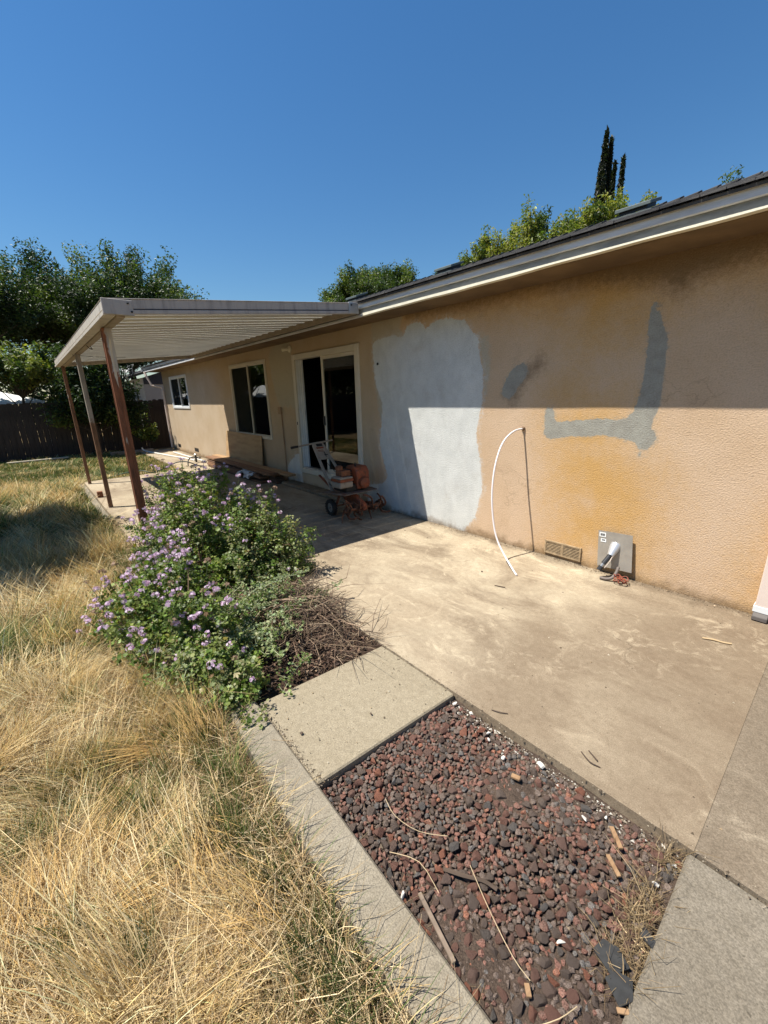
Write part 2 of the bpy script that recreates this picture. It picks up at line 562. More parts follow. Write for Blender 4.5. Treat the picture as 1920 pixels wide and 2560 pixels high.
MASKS = {
 'm_white': [[(-4.44, 2.25), (-4.445, 2.12), (-4.40, 1.71), (-4.27, 1.45), (-4.30, 1.20), (-4.36, 0.91), (-4.20, 0.473), (-4.30, 0.36), (-4.62, 0.30), (-4.68, 0.15), (-4.66, -0.05), (-2.85, -0.05), (-2.848, 0.025), (-2.70, 0.20), (-2.681, 0.302), (-2.62, 0.55), (-2.656, 0.832), (-2.731, 1.127), (-2.673, 1.419), (-2.66, 1.75), (-2.728, 1.971), (-2.75, 2.12), (-2.824, 2.17), (-2.93, 2.30), (-3.041, 2.315), (-3.15, 2.355), (-3.269, 2.351), (-3.40, 2.33), (-3.47, 2.27), (-3.56, 2.36), (-3.70, 2.38), (-3.80, 2.33), (-3.87, 2.22), (-4.0, 2.28)],
             [(-7.15, 0.02), (-7.13, 0.30), (-6.98, 0.43), (-6.86, 0.47), (-6.80, 0.55), (-6.66, 0.58), (-6.60, 0.5), (-6.60, -0.02)]],
 'm_thin': [[(-4.40, 2.7), (-4.46, 2.4), (-4.44, 1.9), (-4.35, 1.3), (-4.0, 1.0), (-3.8, 2.2), (-3.92, 2.35), (-3.86, 2.48), (-3.90, 2.7)],
            [(-2.75, 2.15), (-2.70, 1.9), (-2.63, 1.5), (-2.58, 1.8), (-2.62, 2.10)],
            [(-7.50, 2.30), (-7.38, 2.43), (-7.08, 2.50), (-6.66, 2.49), (-6.60, 1.70), (-6.61, 1.42), (-6.72, 1.36), (-6.80, 1.45), (-6.9, 1.38), (-7.02, 1.42), (-7.2, 1.40), (-7.32, 1.55), (-7.45, 1.9)]],
 'm_grey': [[(-2.372, 1.501), (-2.439, 1.555), (-2.43, 1.60), (-2.385, 1.707), (-2.324, 1.789), (-2.219, 1.836), (-2.168, 1.792), (-2.171, 1.71), (-2.252, 1.616), (-2.305, 1.518)],
            [(-1.191, 2.17), (-1.16, 2.20), (-1.115, 2.05), (-1.056, 1.903), (-1.042, 1.429), (-1.07, 1.342), (-1.082, 1.271), (-1.028, 1.221), (-1.03, 1.17), (-1.048, 1.142), (-1.085, 1.118), (-1.09, 1.06), (-1.105, 1.06), (-1.107, 1.115), (-1.125, 1.12), (-1.132, 1.045), (-1.145, 1.03), (-1.150, 1.13), (-1.181, 1.158), (-1.30, 1.185), (-1.435, 1.199), (-1.55, 1.18), (-1.668, 1.178), (-1.813, 1.150), (-1.916, 1.138), (-1.95, 1.17), (-1.96, 1.423), (-1.884, 1.424), (-1.849, 1.29), (-1.682, 1.314), (-1.45, 1.332), (-1.30, 1.33), (-1.255, 1.345), (-1.2, 1.428), (-1.179, 1.635), (-1.184, 1.9), (-1.20, 2.05)]],
 'm_orange': [[(-1.97, 1.55), (-1.95, 0.91), (-1.87, 0.46), (-1.82, -0.05), (-0.90, -0.05), (-0.82, 0.40), (-0.85, 0.8), (-1.05, 1.02), (-1.15, 1.15), (-1.22, 1.5), (-1.75, 1.75)],
              [(-4.0, 2.7), (-3.9, 2.40), (-3.2, 2.42), (-2.6, 2.30), (-2.1, 2.20), (-1.7, 1.8), (-1.25, 1.9), (-0.95, 2.3), (-0.55, 2.2), (-0.3, 1.95), (0.3, 2.0), (0.3, 2.7)],
              [(-0.42, -0.05), (-0.36, 0.35), (-0.27, 0.7), (-0.1, 0.7), (-0.1, -0.05)]],
 'm_stain_and_top_band': [[(-1.44, 2.7), (-1.40, 2.48), (-1.32, 2.44), (-1.22, 2.46), (-1.14, 2.50), (-1.12, 2.7)],
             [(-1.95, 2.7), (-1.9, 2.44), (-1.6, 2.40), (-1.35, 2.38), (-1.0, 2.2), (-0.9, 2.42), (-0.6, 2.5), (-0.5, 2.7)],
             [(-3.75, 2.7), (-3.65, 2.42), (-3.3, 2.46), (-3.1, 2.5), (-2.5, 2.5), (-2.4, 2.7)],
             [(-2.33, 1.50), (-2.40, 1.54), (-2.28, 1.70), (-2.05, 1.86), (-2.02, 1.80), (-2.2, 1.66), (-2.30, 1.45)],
             [(-3.85, 2.75), (-3.8, 2.46), (-2.9, 2.40), (-2.2, 2.42), (-1.6, 2.36), (-1.0, 2.27), (-0.4, 2.36), (0.3, 2.30), (3.3, 2.3), (3.3, 2.75)]],  # broad band that darkens the wall top towards the soffit brown
}

def wall_material():
    m, nt, out = new_mat('painted_stucco')
    v = coords(nt)
    sep = nt.nodes.new('ShaderNodeSeparateXYZ'); nt.links.new(v, sep.inputs[0])
    def sd(name):
        return nd(nt, 'Attribute', attribute_name=name).outputs['Fac']
    lf = noise(nt, v, 1.4, 4, 0.6)
    hf = noise(nt, v, 22, 5, 0.65)
    hf2 = noise(nt, v, 120, 3, 0.6)
    edge = math_n(nt, 'ADD', math_n(nt, 'MULTIPLY', math_n(nt, 'SUBTRACT', hf, 0.5), 0.10), math_n(nt, 'MULTIPLY', math_n(nt, 'SUBTRACT', hf2, 0.5), 0.055))
    def mask(name, soft, wob=1.0, off=0.0):
        d = math_n(nt, 'ADD', sd(name), math_n(nt, 'MULTIPLY', edge, wob))
        return ramp(nt, d, soft + off, -soft + off)
    peach = mixc(nt, ramp(nt, lf, 0.35, 0.65), (0.62, 0.455, 0.31), (0.575, 0.41, 0.265))
    tan = mixc(nt, ramp(nt, lf, 0.35, 0.65), (0.53, 0.42, 0.295), (0.49, 0.375, 0.25))
    xw = math_n(nt, 'ADD', sep.outputs[0], 6.0)            # object origin sits at x = -6
    xs = ramp(nt, sep.outputs[0], 1.45, 1.75)
    c = mixc(nt, xs, tan, peach)
    om = mask('m_orange', 0.38, 5.0, -0.06)
    om = math_n(nt, 'MULTIPLY', om, ramp(nt, noise(nt, v, 3.0, 6, 0.65), 0.15, 0.60))
    c = mixc(nt, math_n(nt, 'MULTIPLY', om, 0.92), c, (0.565, 0.335, 0.115))
    c = mixc(nt, math_n(nt, 'MULTIPLY', mask('m_stain_and_top_band', 0.10, 1.8), 0.86), c, (0.165, 0.11, 0.062))
    c = mixc(nt, math_n(nt, 'MULTIPLY', mask('m_thin', 0.035, 1.4), 0.66), c, (0.46, 0.44, 0.35))
    wc = mixc(nt, ramp(nt, noise(nt, v, 4.0, 6, 0.65), 0.3, 0.75), (0.69, 0.70, 0.675), (0.60, 0.61, 0.585))
    vs = coords(nt, (2, 1, 1.1))
    wc = mixc(nt, math_n(nt, 'MULTIPLY', ramp(nt, noise(nt, vs, 3.2, 6, 0.65, 0.5), 0.42, 0.7), 0.40), wc, (0.49, 0.50, 0.49))
    c = mixc(nt, math_n(nt, 'MULTIPLY', math_n(nt, 'MULTIPLY', mask('m_white', 0.03, 1.5, 0.035), ramp(nt, noise(nt, v, 15, 5, 0.7), 0.42, 0.62)), 0.5), c, wc)
    c = mixc(nt, mask('m_white', 0.006, 0.9), c, wc)
    gc = mixc(nt, ramp(nt, noise(nt, v, 9.0, 5, 0.65), 0.3, 0.75), (0.36, 0.35, 0.30), (0.29, 0.275, 0.235))
    c = mixc(nt, math_n(nt, 'MULTIPLY', math_n(nt, 'MULTIPLY', mask('m_grey', 0.02, 0.9, 0.018), ramp(nt, noise(nt, v, 30, 5, 0.7), 0.45, 0.6)), 0.55), c, gc)
    c = mixc(nt, mask('m_grey', 0.005, 0.5), c, gc)
    # grime along the foot of the wall and blotches
    zz = math_n(nt, 'ADD', sep.outputs[2], math_n(nt, 'MULTIPLY', math_n(nt, 'SUBTRACT', noise(nt, v, 6, 6, 0.7), 0.5), 0.30))
    foot = ramp(nt, zz, 0.10, -0.02)
    c = mixc(nt, math_n(nt, 'MULTIPLY', foot, 0.7), c, (0.17, 0.105, 0.045))
    spots = ramp(nt, noise(nt, v, 11, 6, 0.7), 0.66, 0.80)
    c = mixc(nt, math_n(nt, 'MULTIPLY', spots, 0.35), c, (0.22, 0.14, 0.075))
    soot = ramp(nt, noise(nt, v, 2.3, 8, 0.7, 0.5), 0.52, 0.78)
    c = mixc(nt, math_n(nt, 'MULTIPLY', soot, 0.30), c, (0.30, 0.20, 0.12))
    # hairline cracks
    vo = nt.nodes.new('ShaderNodeTexVoronoi'); vo.feature = 'DISTANCE_TO_EDGE'; vo.inputs['Scale'].default_value = 0.7
    wv = nt.nodes.new('ShaderNodeVectorMath'); wv.operation = 'MULTIPLY_ADD'
    nz = nt.nodes.new('ShaderNodeTexNoise'); nz.inputs['Scale'].default_value = 3.5; nz.inputs['Detail'].default_value = 8
    nt.links.new(v, nz.inputs['Vector']); nt.links.new(nz.outputs[1], wv.inputs[0]); wv.inputs[1].default_value = (0.4, 0.4, 0.4)
    nt.links.new(v, wv.inputs[2]); nt.links.new(wv.outputs[0], vo.inputs['Vector'])
    ck = math_n(nt, 'MULTIPLY', ramp(nt, vo.outputs['Distance'], 0.004, 0.0), ramp(nt, noise(nt, v, 0.9, 2), 0.52, 0.60))
    c = mixc(nt, math_n(nt, 'MULTIPLY', ck, 0.22), c, (0.14, 0.09, 0.05))
    # stucco relief
    n1 = noise(nt, v, 95, 4, 0.6, 0.4)
    n2 = noise(nt, v, 210, 3, 0.6)
    hgt = math_n(nt, 'ADD', n1, math_n(nt, 'MULTIPLY', n2, 0.35))
    c = mixc(nt, 1.0, c, mixc(nt, ramp(nt, n1, 0.30, 0.62), (0.86, 0.85, 0.83), (1.03, 1.03, 1.03)), 'MULTIPLY')
    principled(nt, out, c, 0.9, 0, bump(nt, hgt, 0.62, 0.011), 0.2)
    return m
STUCCO = wall_material()

X0W, X1W, ZTOP = -15.33, 3.2, 2.60
DOOR = (-6.60, -4.735, 0.25, 2.258)
WINS = [(-9.465, -7.655, 0.76, 2.280), (-14.48, -12.75, 1.325, 2.268)]
OPEN = [DOOR] + WINS
gx = set(np.round(np.arange(X0W, X1W, 0.05), 4)); gz = set(np.round(np.arange(-0.1, ZTOP, 0.05), 4))
gx |= {X0W, X1W}; gz |= {-0.1, ZTOP}
for a, b, c_, d_ in OPEN:
    gx |= {a, b}; gz |= {c_, d_}
def thin(s, keep):
    s = sorted(s); out = []
    for q in s:
        if q in keep or all(abs(q - k) > 0.012 for k in keep):
            out.append(q)
    return np.array(out)
gx = thin(gx, {X0W, X1W} | {o[0] for o in OPEN} | {o[1] for o in OPEN})
gz = thin(gz, {-0.1, ZTOP} | {o[2] for o in OPEN} | {o[3] for o in OPEN})
XX, ZZ = np.meshgrid(gx, gz)
Vw = np.stack([XX, np.zeros_like(XX), ZZ], -1).reshape(-1, 3)
ii = np.arange(XX.size).reshape(XX.shape)
Fq = np.stack([ii[:-1, :-1], ii[:-1, 1:], ii[1:, 1:], ii[1:, :-1]], -1).reshape(-1, 4)
cx = (gx[:-1] + gx[1:]) / 2; cz = (gz[:-1] + gz[1:]) / 2
CX, CZ = np.meshgrid(cx, cz)
keep = np.ones(CX.shape, bool)
for a, b, c_, d_ in OPEN:
    keep &= ~((CX > a) & (CX < b) & (CZ > c_) & (CZ < d_))
Fq = Fq[keep.ravel()]
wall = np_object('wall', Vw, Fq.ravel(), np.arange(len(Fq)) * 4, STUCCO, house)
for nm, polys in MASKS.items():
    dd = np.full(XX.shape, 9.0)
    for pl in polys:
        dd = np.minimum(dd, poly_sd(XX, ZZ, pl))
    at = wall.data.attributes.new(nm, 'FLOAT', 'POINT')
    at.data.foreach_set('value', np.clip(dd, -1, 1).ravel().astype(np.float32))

PLAIN = simple('plain_stucco', (0.56, 0.42, 0.30), 0.9, var=0.12, scale=2, bmp=0.5, bscale=80)
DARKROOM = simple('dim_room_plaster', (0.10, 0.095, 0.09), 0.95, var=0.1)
WHITE = simple('white_paint', (0.74, 0.75, 0.74), 0.5, var=0.12, scale=5, bmp=0.05)
FASCIA = simple('fascia_white_paint', (0.70, 0.70, 0.70), 0.6, var=0.25, scale=4, stretch=(1, 1, 6), bmp=0.2, bscale=25)
FASCIA2 = simple('fascia_grey_paint', (0.27, 0.27, 0.255), 0.7, var=0.35, scale=6, stretch=(1, 1, 4), bmp=0.2, bscale=25)
CREAM = simple('cream_stucco_trim', (0.74, 0.69, 0.54), 0.85, var=0.12, scale=12, bmp=0.5, bscale=90)
VINYL = simple('almond_vinyl', (0.63, 0.58, 0.48), 0.45, var=0.08, scale=4)
ALU = simple('grey_aluminium', (0.55, 0.56, 0.56), 0.35, 0.6, var=0.1)
BLACK = simple('black_plastic', (0.015, 0.015, 0.016), 0.5, var=0.2)

mb = MB()
mb.box(X0W, X0W + 0.15, 0.004, 7.4, -0.1, 2.55); mb.box(X1W - 0.15, X1W, 0.004, 7.4, -0.1, 2.55); mb.box(X0W + 0.15, X1W - 0.15, 7.25, 7.4, -0.1, 2.55)
def gable(x0, x1):
    mb.prism([(x0, -0.0 + 0.01, 2.55), (x0, 7.39, 2.55), (x0, 3.7, 3.95)], (x1 - x0, 0, 0))
gable(X0W, X0W + 0.15); gable(X1W - 0.15, X1W)
build('side_wall', mb, PLAIN, house)
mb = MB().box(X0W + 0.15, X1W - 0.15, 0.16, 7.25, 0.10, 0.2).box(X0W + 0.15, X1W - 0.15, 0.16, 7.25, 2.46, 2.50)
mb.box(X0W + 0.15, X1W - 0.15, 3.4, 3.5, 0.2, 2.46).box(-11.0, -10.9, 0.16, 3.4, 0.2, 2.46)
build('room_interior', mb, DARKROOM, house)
# inner face of the back wall round the openings
mb = MB()
xs_ = [X0W + 0.15, WINS[1][0], WINS[1][1], WINS[0][0], WINS[0][1], DOOR[0], DOOR[1], X1W - 0.15]
for i in range(0, 8, 2):
    mb.box(xs_[i], xs_[i + 1], 0.12, 0.16, -0.1, 2.5)
for o in OPEN:
    mb.box(o[0], o[1], 0.12, 0.16, o[3], 2.5); mb.box(o[0], o[1], 0.12, 0.16, -0.1, o[2])
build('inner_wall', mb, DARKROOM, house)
for a, b, c_, d_ in OPEN:                                  # reveals
    mb = MB()
    mb.box(a - 0.02, a, 0.003, 0.12, c_, d_); mb.box(b, b + 0.02, 0.003, 0.12, c_, d_)
    mb.box(a, b, 0.003, 0.12, c_ - 0.02, c_); mb.box(a, b, 0.003, 0.12, d_, d_ + 0.02)
    build('reveal', mb, PLAIN, house)

# roof: two slopes, shingle courses, ridge caps
PITCH = 0.334
YE, ZE, YR = -0.487, 2.614, 3.70
ZR = ZE + PITCH * (YR - YE)
RX0, RX1 = -15.75, 3.6
def shingle_mat(name, a, b):
    m, nt, out = new_mat(name)
    v = coords(nt)
    oi = nt.nodes.new('ShaderNodeObjectInfo')
    vv = coords(nt, (3.3, 7.1, 1))
    c = mixc(nt, ramp(nt, noise(nt, vv, 1.7, 3, 0.6), 0.35, 0.65), a, b)
    c = mixc(nt, 1.0, c, mixc(nt, ramp(nt, noise(nt, v, 300, 3, 0.7), 0.3, 0.7), (0.6,) * 3, (1.5,) * 3), 'MULTIPLY')
    c = mixc(nt, math_n(nt, 'MULTIPLY', oi.outputs['Random'], 0.5), c, b)
    principled(nt, out, c, 0.95, 0, bump(nt, noise(nt, v, 260, 3), 0.6, 0.004), 0.2)
    return m
SHING = shingle_mat('asphalt_shingle', (0.042, 0.042, 0.044), (0.10, 0.095, 0.092))
mb = MB()
for s in (1, -1):
    y0 = YE + 0.02 if s == 1 else 2 * YR - YE - 0.02
    z0 = ZE + 0.02 * PITCH
    mb.prism([(RX0, y0, z0 - 0.012), (RX0, YR, ZR - 0.012), (RX0, YR, ZR - 0.06), (RX0, y0, z0 - 0.03)], (RX1 - RX0, 0, 0))
roof = build('roof', mb, SHING, house)
def shingle_pts(x0, wd, row, rs, th=None):
    e = 0.145
    th = rs.uniform(0.008, 0.013) if th is None else th
    y0 = YE + row * e + rs.uniform(-0.004, 0.004)
    y1 = y0 + e + 0.02
    zb0 = ZE + PITCH * (y0 - YE) + 0.001
    zt = zb0 + th
    z1 = ZE + PITCH * (y1 - YE) + 0.004
    x1 = x0 + wd - 0.004
    return [(x0, y0, zb0), (x1, y0, zb0), (x1, y1, z1 - 0.004), (x0, y1, z1 - 0.004), (x0, y0, zt), (x1, y0, zt), (x1, y1, z1), (x0, y1, z1)]
BOXF = [(0, 3, 2, 1), (4, 5, 6, 7), (0, 1, 5, 4), (1, 2, 6, 5), (2, 3, 7, 6), (3, 0, 4, 7)]
rs = random.Random(3)
rest = MB()
for row in range(29):
    x = RX0 - rs.uniform(0, 0.2)
    while x < RX1:
        wd = rs.choice([0.12, 0.17, 0.2, 0.26])
        P = shingle_pts(x, wd, row, rs)
        if row < 3 and -5.2 < x < 0.7:
            build('shingle', MB().add(P, BOXF), SHING, roof)
        else:
            rest.add(P, BOXF)
        x += wd
# far slope
for row in range(28):
    yy0 = 2 * YR - YE - row * 0.145
    rest.add([(RX0, yy0, ZE + PITCH * row * 0.145), (RX1, yy0, ZE + PITCH * row * 0.145), (RX1, yy0, ZE + PITCH * row * 0.145 + 0.012), (RX0, yy0, ZE + PITCH * row * 0.145 + 0.012), (RX1, yy0 - 0.16, ZE + PITCH * (row + 1.1) * 0.145), (RX0, yy0 - 0.16, ZE + PITCH * (row + 1.1) * 0.145)], [(0, 1, 2, 3), (3, 2, 4, 5)])
stuff(build('shingle_courses', rest, SHING, roof))
x = RX1
while x > RX0:
    e = 0.20
    if x < 1.2:
        mbc = MB()
        zc = ZR + 0.018
        xa, xb = x, x - e - 0.06
        a = [(xa, YR - 0.15, zc + 0.017 - 0.15 * PITCH), (xa, YR, zc + 0.026), (xa, YR + 0.15, zc + 0.017 - 0.15 * PITCH)]
        b = [(xb, YR - 0.15, zc - 0.012 - 0.15 * PITCH), (xb, YR, zc - 0.004), (xb, YR + 0.15, zc - 0.012 - 0.15 * PITCH)]
        dn = [(p[0], p[1], p[2] - 0.016) for p in a + b]
        mbc.add(a + b + dn, [(0, 1, 4, 3), (1, 2, 5, 4), (6, 9, 10, 7), (7, 10, 11, 8), (0, 6, 7, 1), (1, 7, 8, 2), (3, 4, 10, 9), (4, 5, 11, 10), (0, 3, 9, 6), (2, 8, 11, 5)])
        build('ridge_cap', mbc, SHING, roof)
    x -= e

# eave boards
SOFF = simple('dark_brown_soffit_stucco', (0.195, 0.128, 0.067), 0.95, scale=2.2, col2=(0.13, 0.085, 0.046), bmp=0.4, bscale=90)  # two dark browns mixed by noise, darker than the wall paint
build('fascia', MB().box(RX0 + 0.02, RX1, -0.448, -0.42, 2.545, 2.609), FASCIA, house, 0.003)
build('fascia', MB().box(RX0 + 0.02, RX1, -0.425, -0.40, 2.488, 2.5445), FASCIA2, house, 0.002)
lip = MB()
xx = np.linspace(-4.08, RX1, 90)
tp = []
for i, x in enumerate(xx):
    wob = 0.0025 * math.sin(x * 3.1) + 0.0015 * math.sin(x * 9.7) + 0.018 * min(1.3, max(0.0, (x + 3.8) / 3.4))
    tp.append((x, wob))
for i in range(len(tp) - 1):
    (xa, wa), (xb, wb) = tp[i], tp[i + 1]
    lip.add([(xa, -0.454, 2.462 + wa), (xb, -0.454, 2.462 + wb), (xb, -0.452, 2.490), (xa, -0.452, 2.490), (xa, -0.40, 2.490), (xb, -0.40, 2.490), (xa, -0.40, 2.462 + wa), (xb, -0.40, 2.462 + wb)], [(0, 1, 2, 3), (3, 2, 5, 4), (0, 6, 7, 1)])
build('eave_lip', lip, CREAM, house)
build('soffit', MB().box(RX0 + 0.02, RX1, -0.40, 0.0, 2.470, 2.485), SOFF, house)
build('fascia', MB().box(RX0 + 0.02, -4.08, -0.442, -0.40, 2.462, 2.4855), FASCIA, house, 0.002)
# rake board on the far gable
mb = MB().prism([(RX0 - 0.02, YE, ZE - 0.005), (RX0 - 0.02, YR, ZR - 0.005), (RX0 - 0.02, YR, ZR - 0.14), (RX0 - 0.02, YE, ZE - 0.13)], (0.035, 0, 0))
build('rake_board', mb, FASCIA, house)

# roof vents
VENT = simple('vent_metal', (0.10, 0.125, 0.12), 0.6, 0.0, var=0.2)
for xv in (-2.6, -5.95, -8.95):
    yv = 3.25; zv = ZE + PITCH * (yv - YE)
    mb = MB()
    def sl(y, h): return ZE + PITCH * (y - YE) + h
    mb.prism([(xv - 0.24, yv - 0.20, sl(yv - 0.2, 0.012)), (xv + 0.24, yv - 0.20, sl(yv - 0.2, 0.012)), (xv + 0.24, yv + 0.2, sl(yv + 0.2, 0.012)), (xv - 0.24, yv + 0.2, sl(yv + 0.2, 0.012))], (0, 0, 0.012))
    v_ = build('roof_vent', mb, VENT, house)
    mb = MB().prism([(xv - 0.17, yv - 0.15, sl(yv - 0.15, 0.03)), (xv + 0.17, yv - 0.15, sl(yv - 0.15, 0.03)), (xv + 0.17, yv + 0.15, sl(yv + 0.15, 0.03)), (xv - 0.17, yv + 0.15, sl(yv + 0.15, 0.03))], (0, 0, 0.045))
    build('vent_throat', mb, BLACK, v_)
    mb = MB().prism([(xv - 0.22, yv - 0.19, sl(yv - 0.19, 0.076)), (xv + 0.22, yv - 0.19, sl(yv - 0.19, 0.076)), (xv + 0.22, yv + 0.19, sl(yv + 0.19, 0.076)), (xv - 0.22, yv + 0.19, sl(yv + 0.19, 0.076))], (0, 0, 0.045))
    build('vent_cap', mb, VENT, v_, 0.006)

# glass
def glass_mat():
    m, nt, out = new_mat('window_glass')
    tr = nt.nodes.new('ShaderNodeBsdfTransparent'); tr.inputs[0].default_value = (0.55, 0.57, 0.56, 1)
    gl = nt.nodes.new('ShaderNodeBsdfGlossy'); gl.inputs['Roughness'].default_value = 0.01
    gl.inputs[0].default_value = (0.95, 0.97, 0.96, 1)
    fr = nt.nodes.new('ShaderNodeFresnel'); fr.inputs[0].default_value = 1.55
    f2 = math_n(nt, 'MULTIPLY', fr.outputs[0], 1.0, True)
    ms = nt.nodes.new('ShaderNodeMixShader')
    nt.links.new(f2, ms.inputs[0]); nt.links.new(tr.outputs[0], ms.inputs[1]); nt.links.new(gl.outputs[0], ms.inputs[2])
    nt.links.new(ms.outputs[0], out.inputs[0])
    return m
GLASS = glass_mat()
def screen_mat():
    m, nt, out = new_mat('insect_screen')
    tr = nt.nodes.new('ShaderNodeBsdfTransparent')
    df = nt.nodes.new('ShaderNodeBsdfDiffuse'); df.inputs[0].default_value = (0.03, 0.032, 0.03, 1)
    ms = nt.nodes.new('ShaderNodeMixShader'); ms.inputs[0].default_value = 0.72
    nt.links.new(tr.outputs[0], ms.inputs[1]); nt.links.new(df.outputs[0], ms.inputs[2])
    nt.links.new(ms.outputs[0], out.inputs[0])
    return m
SCREEN = screen_mat()

def frame_rect(x0, x1, z0, z1, wd, y0, y1):
    mb = MB()
    mb.box(x0, x0 + wd, y0, y1, z0, z1); mb.box(x1 - wd, x1, y0, y1, z0, z1)
    mb.box(x0 + wd, x1 - wd, y0, y1, z0, z0 + wd); mb.box(x0 + wd, x1 - wd, y0, y1, z1 - wd, z1)
    return mb
def window(a, b, c_, d_, mat, fw):
    xm = (a + b) / 2
    wdw = build('window', frame_rect(a, b, c_, d_, fw, -0.022, 0.06), mat, house, 0.004)
    build('sash', frame_rect(a + fw, xm + 0.02, c_ + fw, d_ - fw, 0.028, 0.0, 0.022), mat, wdw, 0.003)
    build('sash', frame_rect(xm - 0.02, b - fw, c_ + fw, d_ - fw, 0.022, 0.026, 0.046), mat, wdw, 0.003)
    build('pane', MB().box(a + fw + 0.028, xm - 0.008, 0.012, 0.015, c_ + fw + 0.028, d_ - fw - 0.028), GLASS, wdw)
    build('pane', MB().box(xm + 0.002, b - fw - 0.022, 0.034, 0.037, c_ + fw + 0.022, d_ - fw - 0.022), GLASS, wdw)
    build('insect_screen', MB().add([(a + fw + 0.028, 0.002, c_ + fw + 0.028), (xm - 0.008, 0.002, c_ + fw + 0.028), (xm - 0.008, 0.002, d_ - fw - 0.028), (a + fw + 0.028, 0.002, d_ - fw - 0.028)], [(0, 1, 2, 3)]), SCREEN, wdw)
    return wdw
window(*WINS[0], VINYL, 0.055)
window(*WINS[1], WHITE, 0.06)

# sliding door: left leaf slid open behind the right one
a, b, c_, d_ = DOOR
door = build('sliding_door', frame_rect(a, b, c_, d_, 0.085, -0.03, 0.10), VINYL, house, 0.005)
build('jamb_track', MB().box(a + 0.085, a + 0.10, 0.0, 0.10, c_ + 0.085, d_ - 0.085).box(a + 0.10, a + 0.115, 0.05, 0.10, c_ + 0.085, d_ - 0.085).box(a + 0.12, a + 0.155, 0.065, 0.10, c_ + 0.085, d_ - 0.085), WHITE, door, 0.002)
build('threshold', MB().box(a + 0.085, b - 0.085, -0.005, 0.095, c_ + 0.085, c_ + 0.105), ALU, door, 0.003)
xm = -5.735
leaf = build('door_leaf', frame_rect(xm, b - 0.085, c_ + 0.105, d_ - 0.085, 0.05, 0.002, 0.035), VINYL, door, 0.004)
build('pane', MB().box(xm + 0.05, b - 0.135, 0.016, 0.020, c_ + 0.155, d_ - 0.135), GLASS, leaf)
leaf2 = build('door_leaf', frame_rect(xm + 0.09, b - 0.087, c_ + 0.106, d_ - 0.086, 0.05, 0.045, 0.08), VINYL, door, 0.004)
build('pane', MB().box(xm + 0.14, b - 0.137, 0.06, 0.064, c_ + 0.156, d_ - 0.136), GLASS, leaf2)
build('handle', MB().box(xm + 0.012, xm + 0.045, -0.03, 0.002, 1.12, 1.27), BLACK, leaf, 0.006)
build('latch', MB().box(a + 0.03, a + 0.05, -0.036, -0.03, 1.10, 1.15), BLACK, door)
build('door_step', MB().box(-6.95, -4.80, -0.26, -0.004, -0.05, 0.055), PATIO, house, 0.015)

# small wall fittings
build('vent_grille', MB().box(-14.70, -14.39, -0.006, 0.004, 0.095, 0.19), BLACK, house)
build('vent_grille', MB().box(-12.95, -12.59, -0.006, 0.004, 0.095, 0.195), BLACK, house)
GRILLE = simple('painted_vent_metal', (0.41, 0.295, 0.17), 0.8, var=0.35, scale=30, bmp=0.2)
VX0, VX1, VZ0, VZ1 = -1.835, -1.495, 0.035, 0.155
gr = build('vent_grille', MB().box(VX0, VX1, -0.004, 0.004, VZ0, VZ1), simple('vent_shadow_cavity', (0.05, 0.035, 0.02), 0.9), house)
build('vent_frame', frame_rect(VX0 - 0.008, VX1 + 0.008, VZ0 - 0.008, VZ1 + 0.008, 0.016, -0.016, -0.001), GRILLE, gr, 0.002)
build('vent_frame', MB().box((VX0 + VX1) / 2 - 0.012, (VX0 + VX1) / 2 + 0.012, -0.0155, -0.001, VZ0 + 0.009, VZ1 - 0.009), GRILLE, gr, 0.002)
for i in range(7):
    z = VZ0 + 0.016 + i * (VZ1 - VZ0 - 0.024) / 6.6
    build('louvre', MB().prism([(VX0 + 0.009, -0.013, z - 0.003), (VX0 + 0.009, -0.002, z + 0.004), (VX0 + 0.009, -0.002, z + 0.0055), (VX0 + 0.009, -0.014, z + 0.001)], (VX1 - VX0 - 0.018, 0, 0)), GRILLE, gr)
PIPEPAINT = simple('painted_conduit', (0.40, 0.27, 0.17), 0.8, var=0.2)
ob = build('outlet_box', MB().box(-7.25, -7.15, -0.045, -0.002, 1.27, 1.40), PIPEPAINT, house, 0.008)
build('conduit', MB().tube([(-7.16, -0.018, 0.0), (-7.16, -0.018, 1.27)], 0.011), PIPEPAINT, ob)
lf = build('wall_light', MB().lathe([(0.055, 0), (0.055, 0.02), (0.03, 0.035)], (-6.66, -0.002, 2.36), (0, -1, 0)), CREAM, house, smooth=True)
build('lamp_socket', MB().lathe([(0.02, 0), (0.028, 0.02), (0.036, 0.10), (0.036, 0.11)], (-6.67, -0.03, 2.36), (-0.8, -0.5, -0.05)), CREAM, lf, smooth=True)
build('cable_hole', MB().lathe([(0.016, 0), (0.016, 0.008)], (-4.345, -0.002, 1.965), (0, -1, 0), 10), BLACK, house)
mb = MB().lathe([(0.02, 0), (0.02, 0.012), (0.012, 0.025)], (-2.167, -0.001, 1.222), (0, -1, 0), 10)
build('pipe_stub', mb, simple('rusty_stub', (0.2, 0.13, 0.08), 0.8), house)
